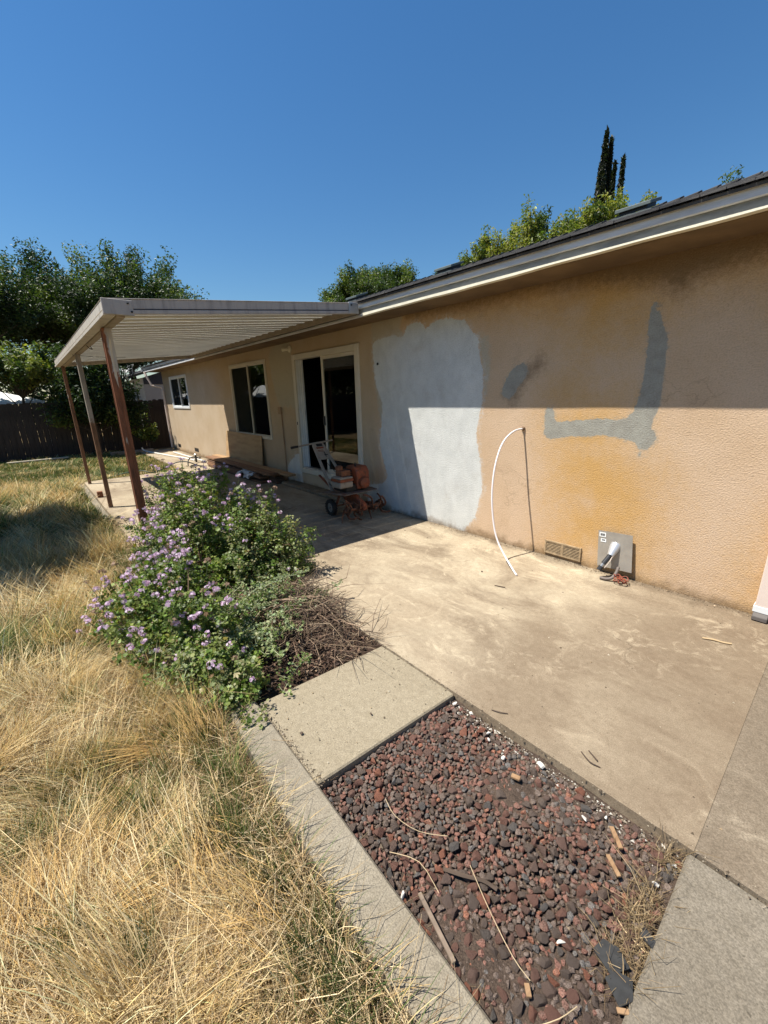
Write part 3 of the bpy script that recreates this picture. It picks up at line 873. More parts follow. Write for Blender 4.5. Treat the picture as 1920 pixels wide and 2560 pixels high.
# downspouts
DSP = simple('downspout_paint', (0.72, 0.60, 0.52), 0.5, var=0.1, scale=3)
ds = build('downspout', MB().box(-0.255, -0.175, -0.075, -0.008, 0.09, 2.46), DSP, house, 0.006)
mb = MB()
for (u0, v0, u1, v1) in ((-0.262, -0.082, -0.168, -0.077), (-0.262, -0.077, -0.257, -0.004), (-0.173, -0.077, -0.168, -0.004)):
    mb.box(u0, u1, v0, v1, 0.055, 0.10)
build('outlet_collar', mb, WHITE, ds, 0.002)
build('outlet_shoe', MB().prism([(-0.256, -0.076, 0.056), (-0.256, -0.004, 0.056), (-0.256, -0.02, 0.004), (-0.256, -0.11, 0.004), (-0.256, -0.105, 0.03)], (0.082, 0, 0)), simple('dark_downspout_mouth', (0.10, 0.085, 0.075), 0.6), ds, 0.003)
mb = MB().tube([(-15.55, -0.44, 2.47), (-15.5, -0.42, 2.35), (-15.42, -0.32, 2.05), (-15.35, -0.05, 1.98), (-15.30, -0.045, 1.9), (-15.30, -0.045, 0.03)], 0.035, 8)
build('downspout', mb, DSP, house)

# ------------------------------------------------------------------ patio cover
PAN = simple('patio_cover_pan_paint', (0.72, 0.70, 0.63), 0.55, var=0.16, scale=3, stretch=(1, 0.3, 1), bmp=0.05)
ALUP = simple('patio_cover_taupe_trim', (0.40, 0.36, 0.325), 0.5, var=0.35, scale=5, stretch=(1, 3.5, 0.5), bmp=0.08, bscale=8, lo=0.45, hi=0.75)
ALUL = simple('patio_cover_sunlit_trim', (0.55, 0.50, 0.43), 0.5, var=0.35, scale=5, stretch=(3.5, 1, 0.5), bmp=0.08, bscale=8, lo=0.45, hi=0.75)  # lighter copy of the taupe trim, sun on the gutter painted in
BRN = simple('patio_cover_beam_paint', (0.33, 0.27, 0.20), 0.6, var=0.2)
cover = thing('patio_cover', 'taupe aluminium patio cover with ribbed pans on three rusty posts', 'patio cover', (-7.25, -2.95, 0))
CX0, CX1 = -10.40, -4.10
YF, YB = -3.01, -0.492
def zc(y): return 2.245 + (y - YF) * 0.0945               # underside of trim
# end trims (two stepped bands with a groove)
for x0, side in ((CX1, 1), (CX0, -1)):
    mb = MB()
    def band(h0, h1, out, th=0.03):
        xa = x0 - side * th; xb = x0 + side * out
        mb.prism([(xa, YF, zc(YF) + h0), (xa, YB, zc(YB) + h0), (xa, YB, zc(YB) + h1), (xa, YF, zc(YF) + h1)], (xb - xa, 0, 0))
    band(0.0, 0.031, 0.012); band(0.031, 0.041, -0.022); band(0.041, 0.112, 0.0); band(0.112, 0.118, 0.006)
    build('end_trim', mb, ALUP, cover, 0.002)
    mb = MB(); band(0.0315, 0.0405, -0.016, 0.006)
    build('trim_groove', mb, simple('trim_groove_shadow_paint', (0.06, 0.055, 0.065), 0.7), cover)
# front gutter
mb = MB()
def gband(z0, z1, y0, y1):
    mb.box(CX0 + 0.002, CX1 - 0.032, y0, y1, z0, z1)
gband(2.245, 2.277, YF - 0.014, YF + 0.07); gband(2.2775, 2.292, YF + 0.035, YF + 0.06); gband(2.2925, 2.360, YF - 0.004, YF + 0.02); gband(2.3605, 2.366, YF - 0.008, YF + 0.02)
build('gutter', mb, ALUL, cover, 0.002)
build('beam', MB().box(CX0 + 0.04, CX1 - 0.04, -2.985 + 0.05, -2.87, 2.236, 2.30), BRN, cover, 0.003)
build('ledger', MB().box(CX0 + 0.03, CX1 - 0.03, -0.53, -0.492, 2.482, 2.56), BRN, cover, 0.003)
# corner cap with bolts, and the bracket at the house
cap = build('corner_cap', MB().box(CX1 - 0.01, CX1 + 0.013, YF - 0.016, YF + 0.20, 2.249, 2.364), ALUP, cover, 0.003)
for (yy, zz) in ((-2.845, 2.352), (-2.825, 2.29)):
    build('bolt', MB().lathe([(0.008, 0), (0.008, 0.008), (0.004, 0.011)], (CX1 + 0.0135, yy, zz - 0.012), (1, 0, 0), 8), BLACK, cap)
br = build('wall_bracket', MB().box(CX1 - 0.01, CX1 + 0.016, -0.62, -0.485, 2.480, 2.595), simple('galvanised_bracket', (0.42, 0.42, 0.42), 0.4, 0.5), cover, 0.003)
build('bolt', MB().lathe([(0.009, 0), (0.009, 0.008)], (CX1 + 0.016, -0.59, 2.565), (1, 0, 0), 8), BLACK, br)
# ribbed pans
npan = 28
pw = (CX1 - 0.018 - (CX0 + 0.018)) / npan
def pan_profile(x0):
    t = [(0.0, 0.0), (0.16, 0.0), (0.20, 0.010), (0.27, 0.010), (0.31, 0.0), (0.66, 0.0), (0.70, 0.010), (0.77, 0.010), (0.81, 0.0), (0.965, 0.0), (0.97, -0.014), (1.004, -0.014)]
    return [(x0 + a * pw, h) for a, h in t]
for i in range(npan):
    pr = pan_profile(CX0 + 0.018 + i * pw)
    mb = MB(); vs = []
    for y in (-2.93, -0.4495):
        vs += [(x, y, zc(y) + 0.065 + h) for x, h in pr]
    n = len(pr)
    top = [(x, y, z + 0.006) for x, y, z in vs]
    mb.add(vs + top, [(k, k + 1, n + k + 1, n + k) for k in range(n - 1)] + [(2 * n + k, 3 * n + k, 3 * n + k + 1, 2 * n + k + 1) for k in range(n - 1)])
    build('roof_pan', mb, PAN, cover)
# posts
def post_mat(name, rust, paint, zsplit):
    m, nt, out = new_mat(name)
    v = coords(nt)
    sep = nt.nodes.new('ShaderNodeSeparateXYZ'); nt.links.new(v, sep.inputs[0])
    st = coords(nt, (1, 1, 0.22))
    c = mixc(nt, ramp(nt, noise(nt, st, 26, 7, 0.7), 0.3, 0.7), rust, tuple(x * 0.55 for x in rust))
    zz = math_n(nt, 'ADD', sep.outputs[2], math_n(nt, 'MULTIPLY', math_n(nt, 'SUBTRACT', noise(nt, v, 14, 5, 0.7), 0.5), 0.5))
    up = ramp(nt, zz, zsplit - 0.04, zsplit + 0.04)
    if zsplit > 1.5 and zsplit < 3:
        ge = nt.nodes.new('ShaderNodeNewGeometry'); sn = nt.nodes.new('ShaderNodeSeparateXYZ'); nt.links.new(ge.outputs['True Normal'], sn.inputs[0])
        ly = math_n(nt, 'ADD', sep.outputs[1], math_n(nt, 'MULTIPLY', math_n(nt, 'SUBTRACT', noise(nt, v, 9, 4), 0.5), 0.09))
        up = math_n(nt, 'MULTIPLY', up, math_n(nt, 'MULTIPLY', ramp(nt, sn.outputs[0], 0.3, 0.6), ramp(nt, ly, 0.005, 0.018)))
    c = mixc(nt, up, c, mixc(nt, ramp(nt, noise(nt, st, 20, 5), 0.4, 0.7), paint, tuple(x * 0.7 for x in paint)))
    chip = ramp(nt, noise(nt, coords(nt, (1, 1, 0.16)), 13, 3, 0.5), 0.67, 0.70)
    c = mixc(nt, chip, c, (0.62, 0.55, 0.44))
    principled(nt, out, c, 0.75, 0, bump(nt, noise(nt, st, 40, 5), 0.3, 0.003), 0.3)
    return m
PM1 = post_mat('rusty_post_paint', (0.27, 0.105, 0.052), (0.46, 0.42, 0.38), 1.83)
PM2 = post_mat('worn_post_paint', (0.27, 0.145, 0.08), (0.38, 0.33, 0.27), 1.3)
PM3 = post_mat('brown_post_paint', (0.25, 0.13, 0.075), (0.30, 0.17, 0.10), 3.5)
for x, y, s, m in ((-4.80, -2.925, 0.078, PM1), (-7.42, -2.925, 0.058, PM2), (-9.97, -2.935, 0.055, PM3)):
    h = s / 2
    mb = MB().box(x - h, x + h, y - h, y + h, -0.03, 2.236)
    if s > 0.07:                                            # a seam rib on the near face
        mb.box(x + h + 0.0, x + h + 0.006, y - 0.006, y + 0.006, 0.0, 2.2)
        mb.box(x - 0.006, x + 0.006, y - h - 0.006, y - h, 0.0, 2.2)
    p_ = build('post', mb, m, cover, 0.004)
    build('post_bracket', MB().box(x - h - 0.012, x + h + 0.012, y - h - 0.004, y + h + 0.004, -0.004 if x < -7.3 else -0.035, 0.012).box(x - h - 0.005, x - h, y - h * 0.8, y + h * 0.8, 0.012, 0.10), BRN, p_, 0.002)
mb = MB().tube([(-6.3, -2.93, 2.245), (-6.28, -2.90, 2.20), (-6.24, -2.88, 2.19), (-6.22, -2.90, 2.22)], 0.004, 6)
mb.tube([(-7.6, -3.03, 2.37), (-7.62, -2.96, 2.235), (-7.9, -2.5, 2.24), (-8.2, -2.2, 2.28)], 0.003, 5)
build('hanging_wire', mb, BLACK, cover)

# ------------------------------------------------------------------ back fence
WOOD = simple('weathered_fence_wood', (0.062, 0.047, 0.037), 0.9, var=0.45, scale=5, stretch=(1, 6, 0.5), bmp=0.4, bscale=30)
XF = -16.45
fence = thing('fence', 'weathered dark brown dog ear picket fence across the far end of yard', 'fence', (XF, -4.5, -0.06))
var = []
for k in range(5):
    r_ = random.Random(k)
    wd = 0.134; h = 1.66 + r_.uniform(-0.012, 0.012); dz = r_.uniform(-0.006, 0.006)
    mb = MB().prism([(0, -wd / 2, -0.03), (0, wd / 2, -0.03), (0, wd / 2, h - 0.03), (0, wd / 2 - 0.028, h), (0, -wd / 2 + 0.028, h), (0, -wd / 2, h - 0.03)], (0.017, 0, 0))
    me_o = build('picket', mb, WOOD, None, 0.002)
    var.append(me_o.data); bpy.data.objects.remove(me_o)
y = 0.16; k = 0
frs = random.Random(5)
while y > -9.6:
    o = bpy.data.objects.new('picket', var[k % 5]); COL.objects.link(o); o.parent = fence
    o.location = (frs.uniform(-0.004, 0.004), y + 4.5, frs.uniform(-0.012, 0.012)); o.rotation_euler = (frs.uniform(-0.006, 0.006), 0, 0)
    y -= 0.1345 + frs.choice([0.0, 0.0, 0.0, 0.001, 0.003, 0.007]); k += 1
for z in (0.25, 0.85, 1.4):
    build('rail', MB().box(XF - 0.045, XF - 0.006, -9.6, 0.22, z - 0.045, z + 0.045), WOOD, fence)
for i in range(5):
    y = 0.1 - i * 2.4
    build('post', MB().box(XF - 0.14, XF - 0.05, y - 0.045, y + 0.045, -0.1, 1.62), WOOD, fence)

# side fence beyond the lawn (seen in the glass)
sf = thing('fence', 'weathered brown picket fence along the far side of the dry lawn', 'fence', (-8, -9.6, -0.06))
x = XF + 0.1; k = 0
while x < 3:
    o = bpy.data.objects.new('picket', var[k % 5]); COL.objects.link(o); o.parent = sf
    o.location = (x + 8, 0, 0); o.rotation_euler = (0, 0, math.pi / 2)
    x += 0.146; k += 1
for z in (0.25, 1.4):
    build('rail', MB().box(XF, 3, -9.64, -9.605, z - 0.045, z + 0.045), WOOD, sf)

# ------------------------------------------------------------------ neighbour's place
NW = simple('neighbour_white_stucco', (0.66, 0.62, 0.56), 0.9, var=0.1, scale=2, bmp=0.3)
nb = thing('neighbour_house', 'white stucco neighbour house with shaded eave beyond the picket fence', 'house', (-22, 0, 0))
mb = MB().box(-30, -18.2, 0.0, 6.0, -0.1, 2.42)
build('wall', mb, NW, nb)
DARKW = simple('painted_eave_shade', (0.10, 0.10, 0.115), 0.8)  # dark tone stands in for the shadow under the neighbour's eave
mb = MB().prism([(-17.75, -0.55, 2.44), (-17.75, 3.0, 3.62), (-17.75, 6.55, 2.44), (-17.75, 6.55, 2.36), (-17.75, 3.0, 3.5), (-17.75, -0.55, 2.36)], (-12.8, 0, 0))
nroof = build('roof', mb, simple('neighbour_roof_shingle', (0.12, 0.11, 0.10), 0.95, var=0.4, scale=25), nb)
mb = MB().box(-30.5, -17.7, -0.62, -0.555, 2.40, 2.50)
build('gutter', mb, WHITE, nb, 0.01)
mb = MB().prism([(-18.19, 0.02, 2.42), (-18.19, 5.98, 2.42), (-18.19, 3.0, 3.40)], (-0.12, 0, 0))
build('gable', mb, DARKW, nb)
build('eave_shadow_band', MB().box(-18.195, -18.17, 0.02, 5.9, 2.18, 2.42), DARKW, nb)  # shadow below the eave, built as a dark strip on the wall
for (x0, x1) in ((-20.6, -20.0), (-19.75, -19.2)):
    wv = build('window', frame_rect(x0, x1, 1.25, 2.0, 0.04, -0.03, 0.0), WHITE, nb)
    build('pane', MB().box(x0 + 0.04, x1 - 0.04, -0.012, -0.004, 1.29, 1.96), simple('dark_neighbour_glass', (0.02, 0.022, 0.025), 0.1), wv)
mb = MB()
prof = [(0.02, 0.0), (0.12, 0.02), (0.22, 0.06), (0.30, 0.11), (0.29, 0.118), (0.21, 0.075), (0.10, 0.035)]
dish = thing('satellite_dish', 'pale satellite dish standing at the neighbour roof edge', 'satellite dish', (-17.95, -0.35, 2.5))
build('reflector', MB().lathe(prof, (-17.95, -0.38, 2.80), (0.5, -0.75, 0.35), 20), simple('dish_paint', (0.60, 0.62, 0.64), 0.5), dish, smooth=True)
build('mast', MB().tube([(-17.95, -0.33, 2.49), (-17.95, -0.33, 2.74), (-17.96, -0.37, 2.80)], 0.02), ALU, dish)
build('feed_arm', MB().tube([(-17.93, -0.40, 2.66), (-17.76, -0.66, 2.74), (-17.78, -0.62, 2.80)], 0.012), ALU, dish)
# white shade canopies beyond the fence
TARP = simple('white_shade_fabric', (0.80, 0.80, 0.80), 0.7, var=0.05)
def canopy(cx, cy, zt, ze, hx, hy, lab):
    t = thing('shade_canopy', lab, 'canopy', (cx, cy, -0.07))
    mb = MB().add([(cx - hx, cy - hy, ze), (cx + hx, cy - hy, ze), (cx + hx, cy + hy, ze), (cx - hx, cy + hy, ze), (cx, cy, zt),
                   (cx - hx, cy - hy, ze - 0.07), (cx + hx, cy - hy, ze - 0.07), (cx + hx, cy + hy, ze - 0.07), (cx - hx, cy + hy, ze - 0.07)],
                  [(0, 1, 4), (1, 2, 4), (2, 3, 4), (3, 0, 4), (0, 5, 6, 1), (1, 6, 7, 2), (2, 7, 8, 3), (3, 8, 5, 0)])
    build('fabric_roof', mb, TARP, t)
    for sx in (-1, 1):
        for sy in (-1, 1):
            build('leg', MB().box(cx + sx * (hx - 0.04) - 0.02, cx + sx * (hx - 0.04) + 0.02, cy + sy * (hy - 0.04) - 0.02, cy + sy * (hy - 0.04) + 0.02, -0.09, ze - 0.02), WHITE, t)
canopy(-18.0, -4.62, 2.12, 1.66, 0.9, 1.55, 'white peaked shade canopy showing over fence at far left')
canopy(-17.95, -1.72, 2.02, 1.68, 0.7, 0.62, 'white shade canopy tip behind shrub near neighbour house')

# ------------------------------------------------------------------ trees
BARK = simple('grey_brown_bark', (0.10, 0.075, 0.055), 0.95, var=0.4, scale=20, stretch=(1, 1, 0.3), bmp=0.6)
def tree(name, label, cat, base, crown_c, crown_r, ncl, per, lsize, cols, trunk_r=0.16, group=None, plume=0.5, clr=(0.28, 0.5), seed=1, lower_cut=None, tmpl=None, trunk_top=None, aspect=1.0, flat=False):
    global rng
    rng = np.random.default_rng(seed)
    t = thing(name, label, cat, base, group)
    cc, cr = np.array(crown_c, float), np.array(crown_r, float)
    # clump centres: mostly in the outer shell of an uneven ellipsoid
    d = unit(rng.normal(size=(ncl, 3)))
    d[:, 2] = np.where(d[:, 2] < -0.35, -d[:, 2] * 0.4, d[:, 2])
    rad = rng.uniform(0.25, 1.0, (ncl, 1)) ** 0.45
    lump = 1 + 0.22 * np.sin(d[:, :1] * 4 + seed) + 0.16 * np.sin(d[:, 1:2] * 6 + seed * 2.0) + 0.15 * np.sin(d[:, 2:] * 9)
    C = cc + d * rad * cr * lump
    if flat:                                                # broad, domed crown
        rho = np.sqrt(rng.uniform(0, 1, ncl)); an = rng.uniform(0, 2 * np.pi, ncl)
        zz = np.sqrt(1 - rho ** 4 * 0.98) * rng.uniform(0.1, 1, ncl) ** 0.35 * (1 + 0.10 * np.sin(an * 3 + rho * 7 + seed))
        C = cc + np.stack([rho * np.cos(an) * cr[0], rho * np.sin(an) * cr[1], zz * cr[2] + rng.normal(0, 0.16, ncl) + 0.16 * np.sin(rho * np.cos(an) * 9 + seed)], 1)
    if lower_cut is not None:
        C[:, 2] = np.maximum(C[:, 2], lower_cut + rng.uniform(0, 0.4, ncl))
    # limbs
    mb = MB()
    b = Vector(base); top = Vector(trunk_top) if trunk_top else Vector((cc[0], cc[1], cc[2] + cr[2] * 0.35))
    n = 7
    tp = [b.lerp(top, i / (n - 1)) + Vector((math.sin(i * 1.7 + seed), math.cos(i * 2.3 + seed), 0)) * 0.05 * (i > 0) * cr[0] * 0.5 for i in range(n)]
    mb.tube(tp, [trunk_r * (1.25 if i == 0 else 1 - 0.82 * i / (n - 1)) for i in range(n)], 9)
    trunk = build('trunk', mb, BARK, t, smooth=True)
    lb = MB()
    for i in range(0, ncl, 2):
        tip = Vector(C[i])
        s = tp[min(n - 1, max(1, int((tip.z - b.z) / max(top.z - b.z, 0.1) * 0.75 * (n - 1))))]
        mid = s.lerp(tip, 0.5) + Vector((rng.normal(), rng.normal(), 0.6 + rng.normal() * 0.4)) * 0.09 * cr[0]
        lb.tube([s, s.lerp(mid, 0.5) + Vector((0, 0, 0.03)), mid, tip], [trunk_r * 0.30, trunk_r * 0.22, trunk_r * 0.14, trunk_r * 0.04], 5, False)
    build('limb', lb, BARK, t, smooth=True)
    # leaves in plumes pointing outwards and up
    out = unit((C - cc) / cr + np.array([0, 0, 0.55]))
    r1 = rng.uniform(clr[0], clr[1], (ncl, 1))
    idx = np.repeat(np.arange(ncl), per)
    q = rng.normal(size=(len(idx), 3)) * 0.42
    q *= np.minimum(1, 0.62 / np.maximum(np.linalg.norm(q, axis=1, keepdims=True), 1e-6))
    along = np.clip(rng.normal(size=(len(idx), 1)), -1.3, 1.5) * plume
    P = C[idx] + (q + out[idx] * along) * r1[idx]
    N = unit(rng.normal(size=P.shape) * 0.75 + np.array([0, 0, 0.65]) + out[idx] * 0.4)
    cl = rng.choice(len(cols), ncl, p=[c[1] for c in cols])
    base_c = np.array([c[0] for c in cols])[cl][idx]
    colr = base_c * rng.lognormal(0, 0.22, (len(idx), 1)) * (1 + rng.normal(0, 0.07, (len(idx), 3)))
    leaves('crown', P, N, rng.uniform(0.7, 1.25, len(idx)) * lsize, tmpl, np.clip(colr, 0.005, 0.6), LEAF, t, 0.25, aspect=aspect)
    return t

GD, GM, GL, GY = (0.030, 0.052, 0.016), (0.056, 0.088, 0.023), (0.13, 0.165, 0.038), (0.25, 0.26, 0.055)
tree('tree', 'large dark green tree rising behind the patio cover corner', 'tree', (-22.5, 0.6, -0.07), (-22.5, 0.45, 5.0), (2.6, 3.0, 2.3), 170, 430, 0.068, [(GD, 0.3), (GM, 0.5), (GL, 0.2)], 0.2, plume=0.85, clr=(0.42, 0.72), seed=21, group='trees beyond the back fence')
tree('tree', 'dark leafy tree at the far left edge above the fence', 'tree', (-22.3, -4.6, -0.07), (-22.3, -4.7, 4.6), (2.4, 2.35, 2.4), 120, 400, 0.068, [(GD, 0.55), (GM, 0.4), (GL, 0.05)], 0.2, plume=0.8, clr=(0.42, 0.7), seed=5, group='trees beyond the back fence')
tree('tree', 'mid green tree between the two big trees over the fence', 'tree', (-24.8, -1.9, -0.07), (-24.8, -1.9, 4.6), (1.8, 1.7, 2.2), 80, 360, 0.068, [(GD, 0.4), (GM, 0.6)], 0.18, plume=0.8, clr=(0.42, 0.7), seed=8, group='trees beyond the back fence')
tree('shrub_tree', 'bright yellow green leafy branches hanging over the fence at left', 'tree', (-17.3, -3.6, -0.07), (-16.6, -3.6, 2.45), (0.9, 1.15, 0.60), 62, 200, 0.062, [(GL, 0.45), (GY, 0.35), (GM, 0.2)], 0.07, plume=0.8, clr=(0.22, 0.36), seed=9)
tree('shrub', 'tall dense dark green shrub growing against the picket fence', 'shrub', (-15.75, -2.05, -0.07), (-15.75, -2.0, 1.4), (0.62, 1.0, 1.3), 120, 230, 0.055, [(GD, 0.75), (GM, 0.2), (GL, 0.05)], 0.06, plume=0.6, clr=(0.24, 0.42), seed=14, lower_cut=0.05)
tree('shrub', 'small bright green citrus bush at foot of fence by house corner', 'shrub', (-15.85, -0.62, -0.07), (-15.85, -0.62, 0.42), (0.28, 0.46, 0.34), 26, 40, 0.055, [(GL, 0.5), (GY, 0.3), (GM, 0.2)], 0.02, plume=0.5, clr=(0.12, 0.2), seed=15, tmpl=OVAL)
tree('tree', 'dark twiggy tree standing against the neighbour roof edge', 'tree', (-17.2, -1.0, -0.07), (-17.3, -0.75, 2.95), (0.5, 1.0, 0.42), 60, 110, 0.05, [(GD, 0.8), ((0.06, 0.05, 0.03), 0.2)], 0.05, plume=0.8, clr=(0.2, 0.3), seed=17)
hedge = thing('hedge', 'tall dark hedge far beyond the back fence under the big trees', 'hedge', (-29, -8, -0.07))
rng = np.random.default_rng(46)
n = 26000
P = np.stack([-29 + rng.normal(0, 0.5, n), rng.uniform(-24, 1.0, n), rng.uniform(0, 1, n) ** 0.8 * 3.9], 1)
P[:, 2] *= 0.85 + 0.15 * np.sin(P[:, 1] * 1.3) + 0.08 * np.sin(P[:, 1] * 3.7)
leaves('foliage', P, rng.normal(size=P.shape) + np.array([0.4, -0.2, 0.5]), rng.uniform(0.09, 0.17, n), None, jitter(GD, n, 0.35), LEAF, hedge, 0.2)
hb = MB()
for yy in np.arange(-24, 1, 1.2):
    hb.tube([(-29, yy, -0.07), (-29.05, yy + 0.1, 2.9)], [0.06, 0.02], 6)
build('trunk', hb, BARK, hedge)
# behind the roof
rb = 'trees behind the house roof'
tree('tree', 'yellow green airy tree below the cypresses behind the roof', 'tree', (-9.3, 12, -0.07), (-10.0, 12, 5.4), (2.9, 1.6, 1.9), 130, 200, 0.062, [(GL, 0.35), (GY, 0.5), (GM, 0.15)], 0.16, rb, plume=0.70, clr=(0.2, 0.4), seed=31, flat=True)
tree('tree', 'yellow green tree at foot of the cypresses by the right roof vent', 'tree', (-6.6, 12.2, -0.07), (-6.8, 12.2, 5.2), (1.2, 1.3, 1.75), 80, 330, 0.062, [(GL, 0.35), (GY, 0.55), (GM, 0.1)], 0.13, rb, plume=0.70, clr=(0.28, 0.45), seed=32, flat=True)
tree('tree', 'low yellow green tree tip over the roof left of airy tree', 'tree', (-12.2, 12.5, -0.07), (-12.2, 12.5, 4.9), (0.8, 1.1, 1.5), 46, 300, 0.062, [(GL, 0.5), (GY, 0.5)], 0.12, rb, plume=0.70, clr=(0.28, 0.42), seed=36, flat=True)
tree('tree', 'rounded olive green tree over the roof beside the patio cover', 'tree', (-21.2, 14, -0.07), (-21.4, 14, 6.2), (3.4, 2.4, 1.9), 190, 400, 0.072, [(GM, 0.55), (GL, 0.35), (GD, 0.1)], 0.2, rb, plume=0.70, clr=(0.36, 0.6), seed=33, flat=True)
tree('tree', 'small green tree tip above the roof between the two left vents', 'tree', (-14.6, 13, -0.07), (-14.6, 13, 5.0), (0.7, 0.8, 1.5), 34, 260, 0.055, [(GM, 0.6), (GL, 0.4)], 0.1, rb, plume=0.45, clr=(0.25, 0.4), seed=34)
tree('tree', 'feathery grey green tree tip over the roof at far right', 'tree', (-3.7, 14, -0.07), (-3.7, 14, 5.55), (0.42, 0.7, 1.5), 40, 260, 0.05, [(GM, 0.7), (GL, 0.3)], 0.12, rb, plume=0.9, clr=(0.22, 0.36), seed=35)
# out on the left, its shade falls on the lawn
tree('tree', 'small round tree whose shade falls across the dry lawn', 'tree', (-7.2, -5.5, -0.07), (-7.1, -5.3, 2.75), (1.2, 0.75, 0.7), 110, 190, 0.07, [(GM, 0.6), (GL, 0.4)], 0.07, plume=0.6, clr=(0.3, 0.45), seed=41)

tree('tree', 'broad dense tree standing by the fence corner beyond the left of view', 'tree', (-18.9, -9.9, -0.07), (-18.7, -9.6, 2.9), (2.7, 2.6, 2.7), 130, 300, 0.085, [(GD, 0.5), (GM, 0.5)], 0.2, plume=0.8, clr=(0.45, 0.75), seed=44)
tree('tree', 'bushy tree behind the side fence of the dry lawn', 'tree', (-12.5, -12.4, -0.07), (-12.5, -12.4, 3.4), (3.0, 2.0, 2.4), 110, 260, 0.09, [(GD, 0.4), (GM, 0.6)], 0.2, plume=0.8, clr=(0.45, 0.75), seed=45)

def cypress(label, x, y, ztop, rmax, seed, lean=0.0):
    global rng
    rng = np.random.default_rng(seed)
    t = thing('cypress', label, 'cypress tree', (x, y, -0.07), 'cypresses behind the roof')
    build('trunk', MB().tube([(x, y, -0.07), (x, y, ztop * 0.5), (x + lean * 0.5, y, ztop * 0.95)], [0.2, 0.12, 0.03], 8), BARK, t)
    n = int(5200 * rmax / 0.5)
    h = rng.uniform(0, 1, n) ** 0.8
    prof = np.clip(np.minimum(1, (h + 0.02) * 9), 0, 1) * (1 - h) ** 0.78 * 1.3
    th = rng.uniform(0, 2 * np.pi, n)
    bum = 1 + 0.10 * np.sin(h * 55 + th * 3) + 0.10 * np.sin(th * 5 + h * 20)
    r = rmax * np.minimum(prof, 1.0) * np.sqrt(rng.uniform(0.45, 1.0, n)) * bum
    z = 0.5 + h * (ztop - 0.5) + rng.normal(0, 0.08, n)
    P = np.stack([x + r * np.cos(th) + lean * h, y + r * np.sin(th), z], 1)
    N = np.stack([np.cos(th), np.sin(th), np.full(n, 0.15)], 1) + rng.normal(size=(n, 3)) * 0.45
    up = np.tile(np.array([0, 0, 1.0]), (n, 1))
    leaves('crown', P, N, rng.uniform(0.12, 0.22, n), None, jitter((0.018, 0.026, 0.012), n, 0.3), LEAF, t, 0.1, long_dir=up, aspect=1.0)
cypress('tallest slim dark cypress, leftmost of the four behind the roof', -11.75, 22, 14.2, 0.66, 51, 0.15)
cypress('tall dark cypress touching the tallest one on its right side', -11.5, 22.4, 13.95, 0.52, 52)
cypress('short thin cypress sliver right of the two tall cypresses', -11.1, 22.2, 12.75, 0.30, 53)
cypress('shorter cypress standing apart, rightmost of the four', -10.62, 22, 12.75, 0.36, 54)
cypress('tiny distant cypress spike above the patio cover roof line', -26.4, 17, 8.9, 0.35, 55)
cypress('small dark conifer tip just over the patio cover edge', -34.0, 14.0, 7.6, 0.6, 56)

# ------------------------------------------------------------------ rotary tiller
rng = np.random.default_rng(77)
TOR = simple('tiller_orange_paint', (0.27, 0.066, 0.024), 0.6, var=0.3, scale=22, col2=(0.14, 0.045, 0.022), bmp=0.2, lo=0.4, hi=0.65)
TRUST = simple('tiller_rust', (0.24, 0.095, 0.045), 0.9, var=0.5, scale=25, bmp=0.4)
TWH = simple('tiller_worn_white_paint', (0.30, 0.25, 0.195), 0.6, scale=16, col2=(0.20, 0.13, 0.085), bmp=0.1, lo=0.5, hi=0.8)
TBLK = simple('tiller_black_parts', (0.02, 0.018, 0.016), 0.6, var=0.3)
til = thing('rotary_tiller', 'rusty orange rotary tiller with white handle parked before the sliding door', 'tiller', (-4.4, -0.53, 0.0))
for y in (-0.735, -0.33):
    tyre = [(0.066, -0.026), (0.098, -0.030), (0.110, -0.020), (0.112, 0.0), (0.110, 0.020), (0.098, 0.030), (0.066, 0.026)]
    wh = build('wheel', MB().lathe([(0.070, -0.014), (0.066, -0.004), (0.03, -0.002), (0.028, -0.02), (0.028, 0.02), (0.03, 0.002), (0.066, 0.004), (0.070, 0.014)], (-4.55, y, 0.112), (0, 1, 0), 24), TWH, til, smooth=True)
    mb = MB().lathe(tyre + tyre[:1], (-4.55, y, 0.112), (0, 1, 0), 28, False)
    for k in range(18):
        a_ = 2 * math.pi * k / 18
        c_ = Vector((-4.55 + 0.110 * math.cos(a_), y, 0.112 + 0.110 * math.sin(a_)))
        mb.obox(c_ + Vector((0, -0.028, 0)), c_ + Vector((0, 0.028, 0)), 0.012, 0.008, (math.cos(a_), 0, math.sin(a_)))
    build('tyre', mb, TBLK, wh)
build('axle', MB().tube([(-4.55, -0.75, 0.112), (-4.55, -0.315, 0.112)], 0.011), TRUST, til)
build('wheel_bracket', MB().obox((-4.55, -0.66, 0.105), (-4.47, -0.62, 0.33), 0.04, 0.008, (0, 1, 0)).obox((-4.55, -0.40, 0.105), (-4.47, -0.43, 0.33), 0.04, 0.008, (0, 1, 0)), TOR, til)
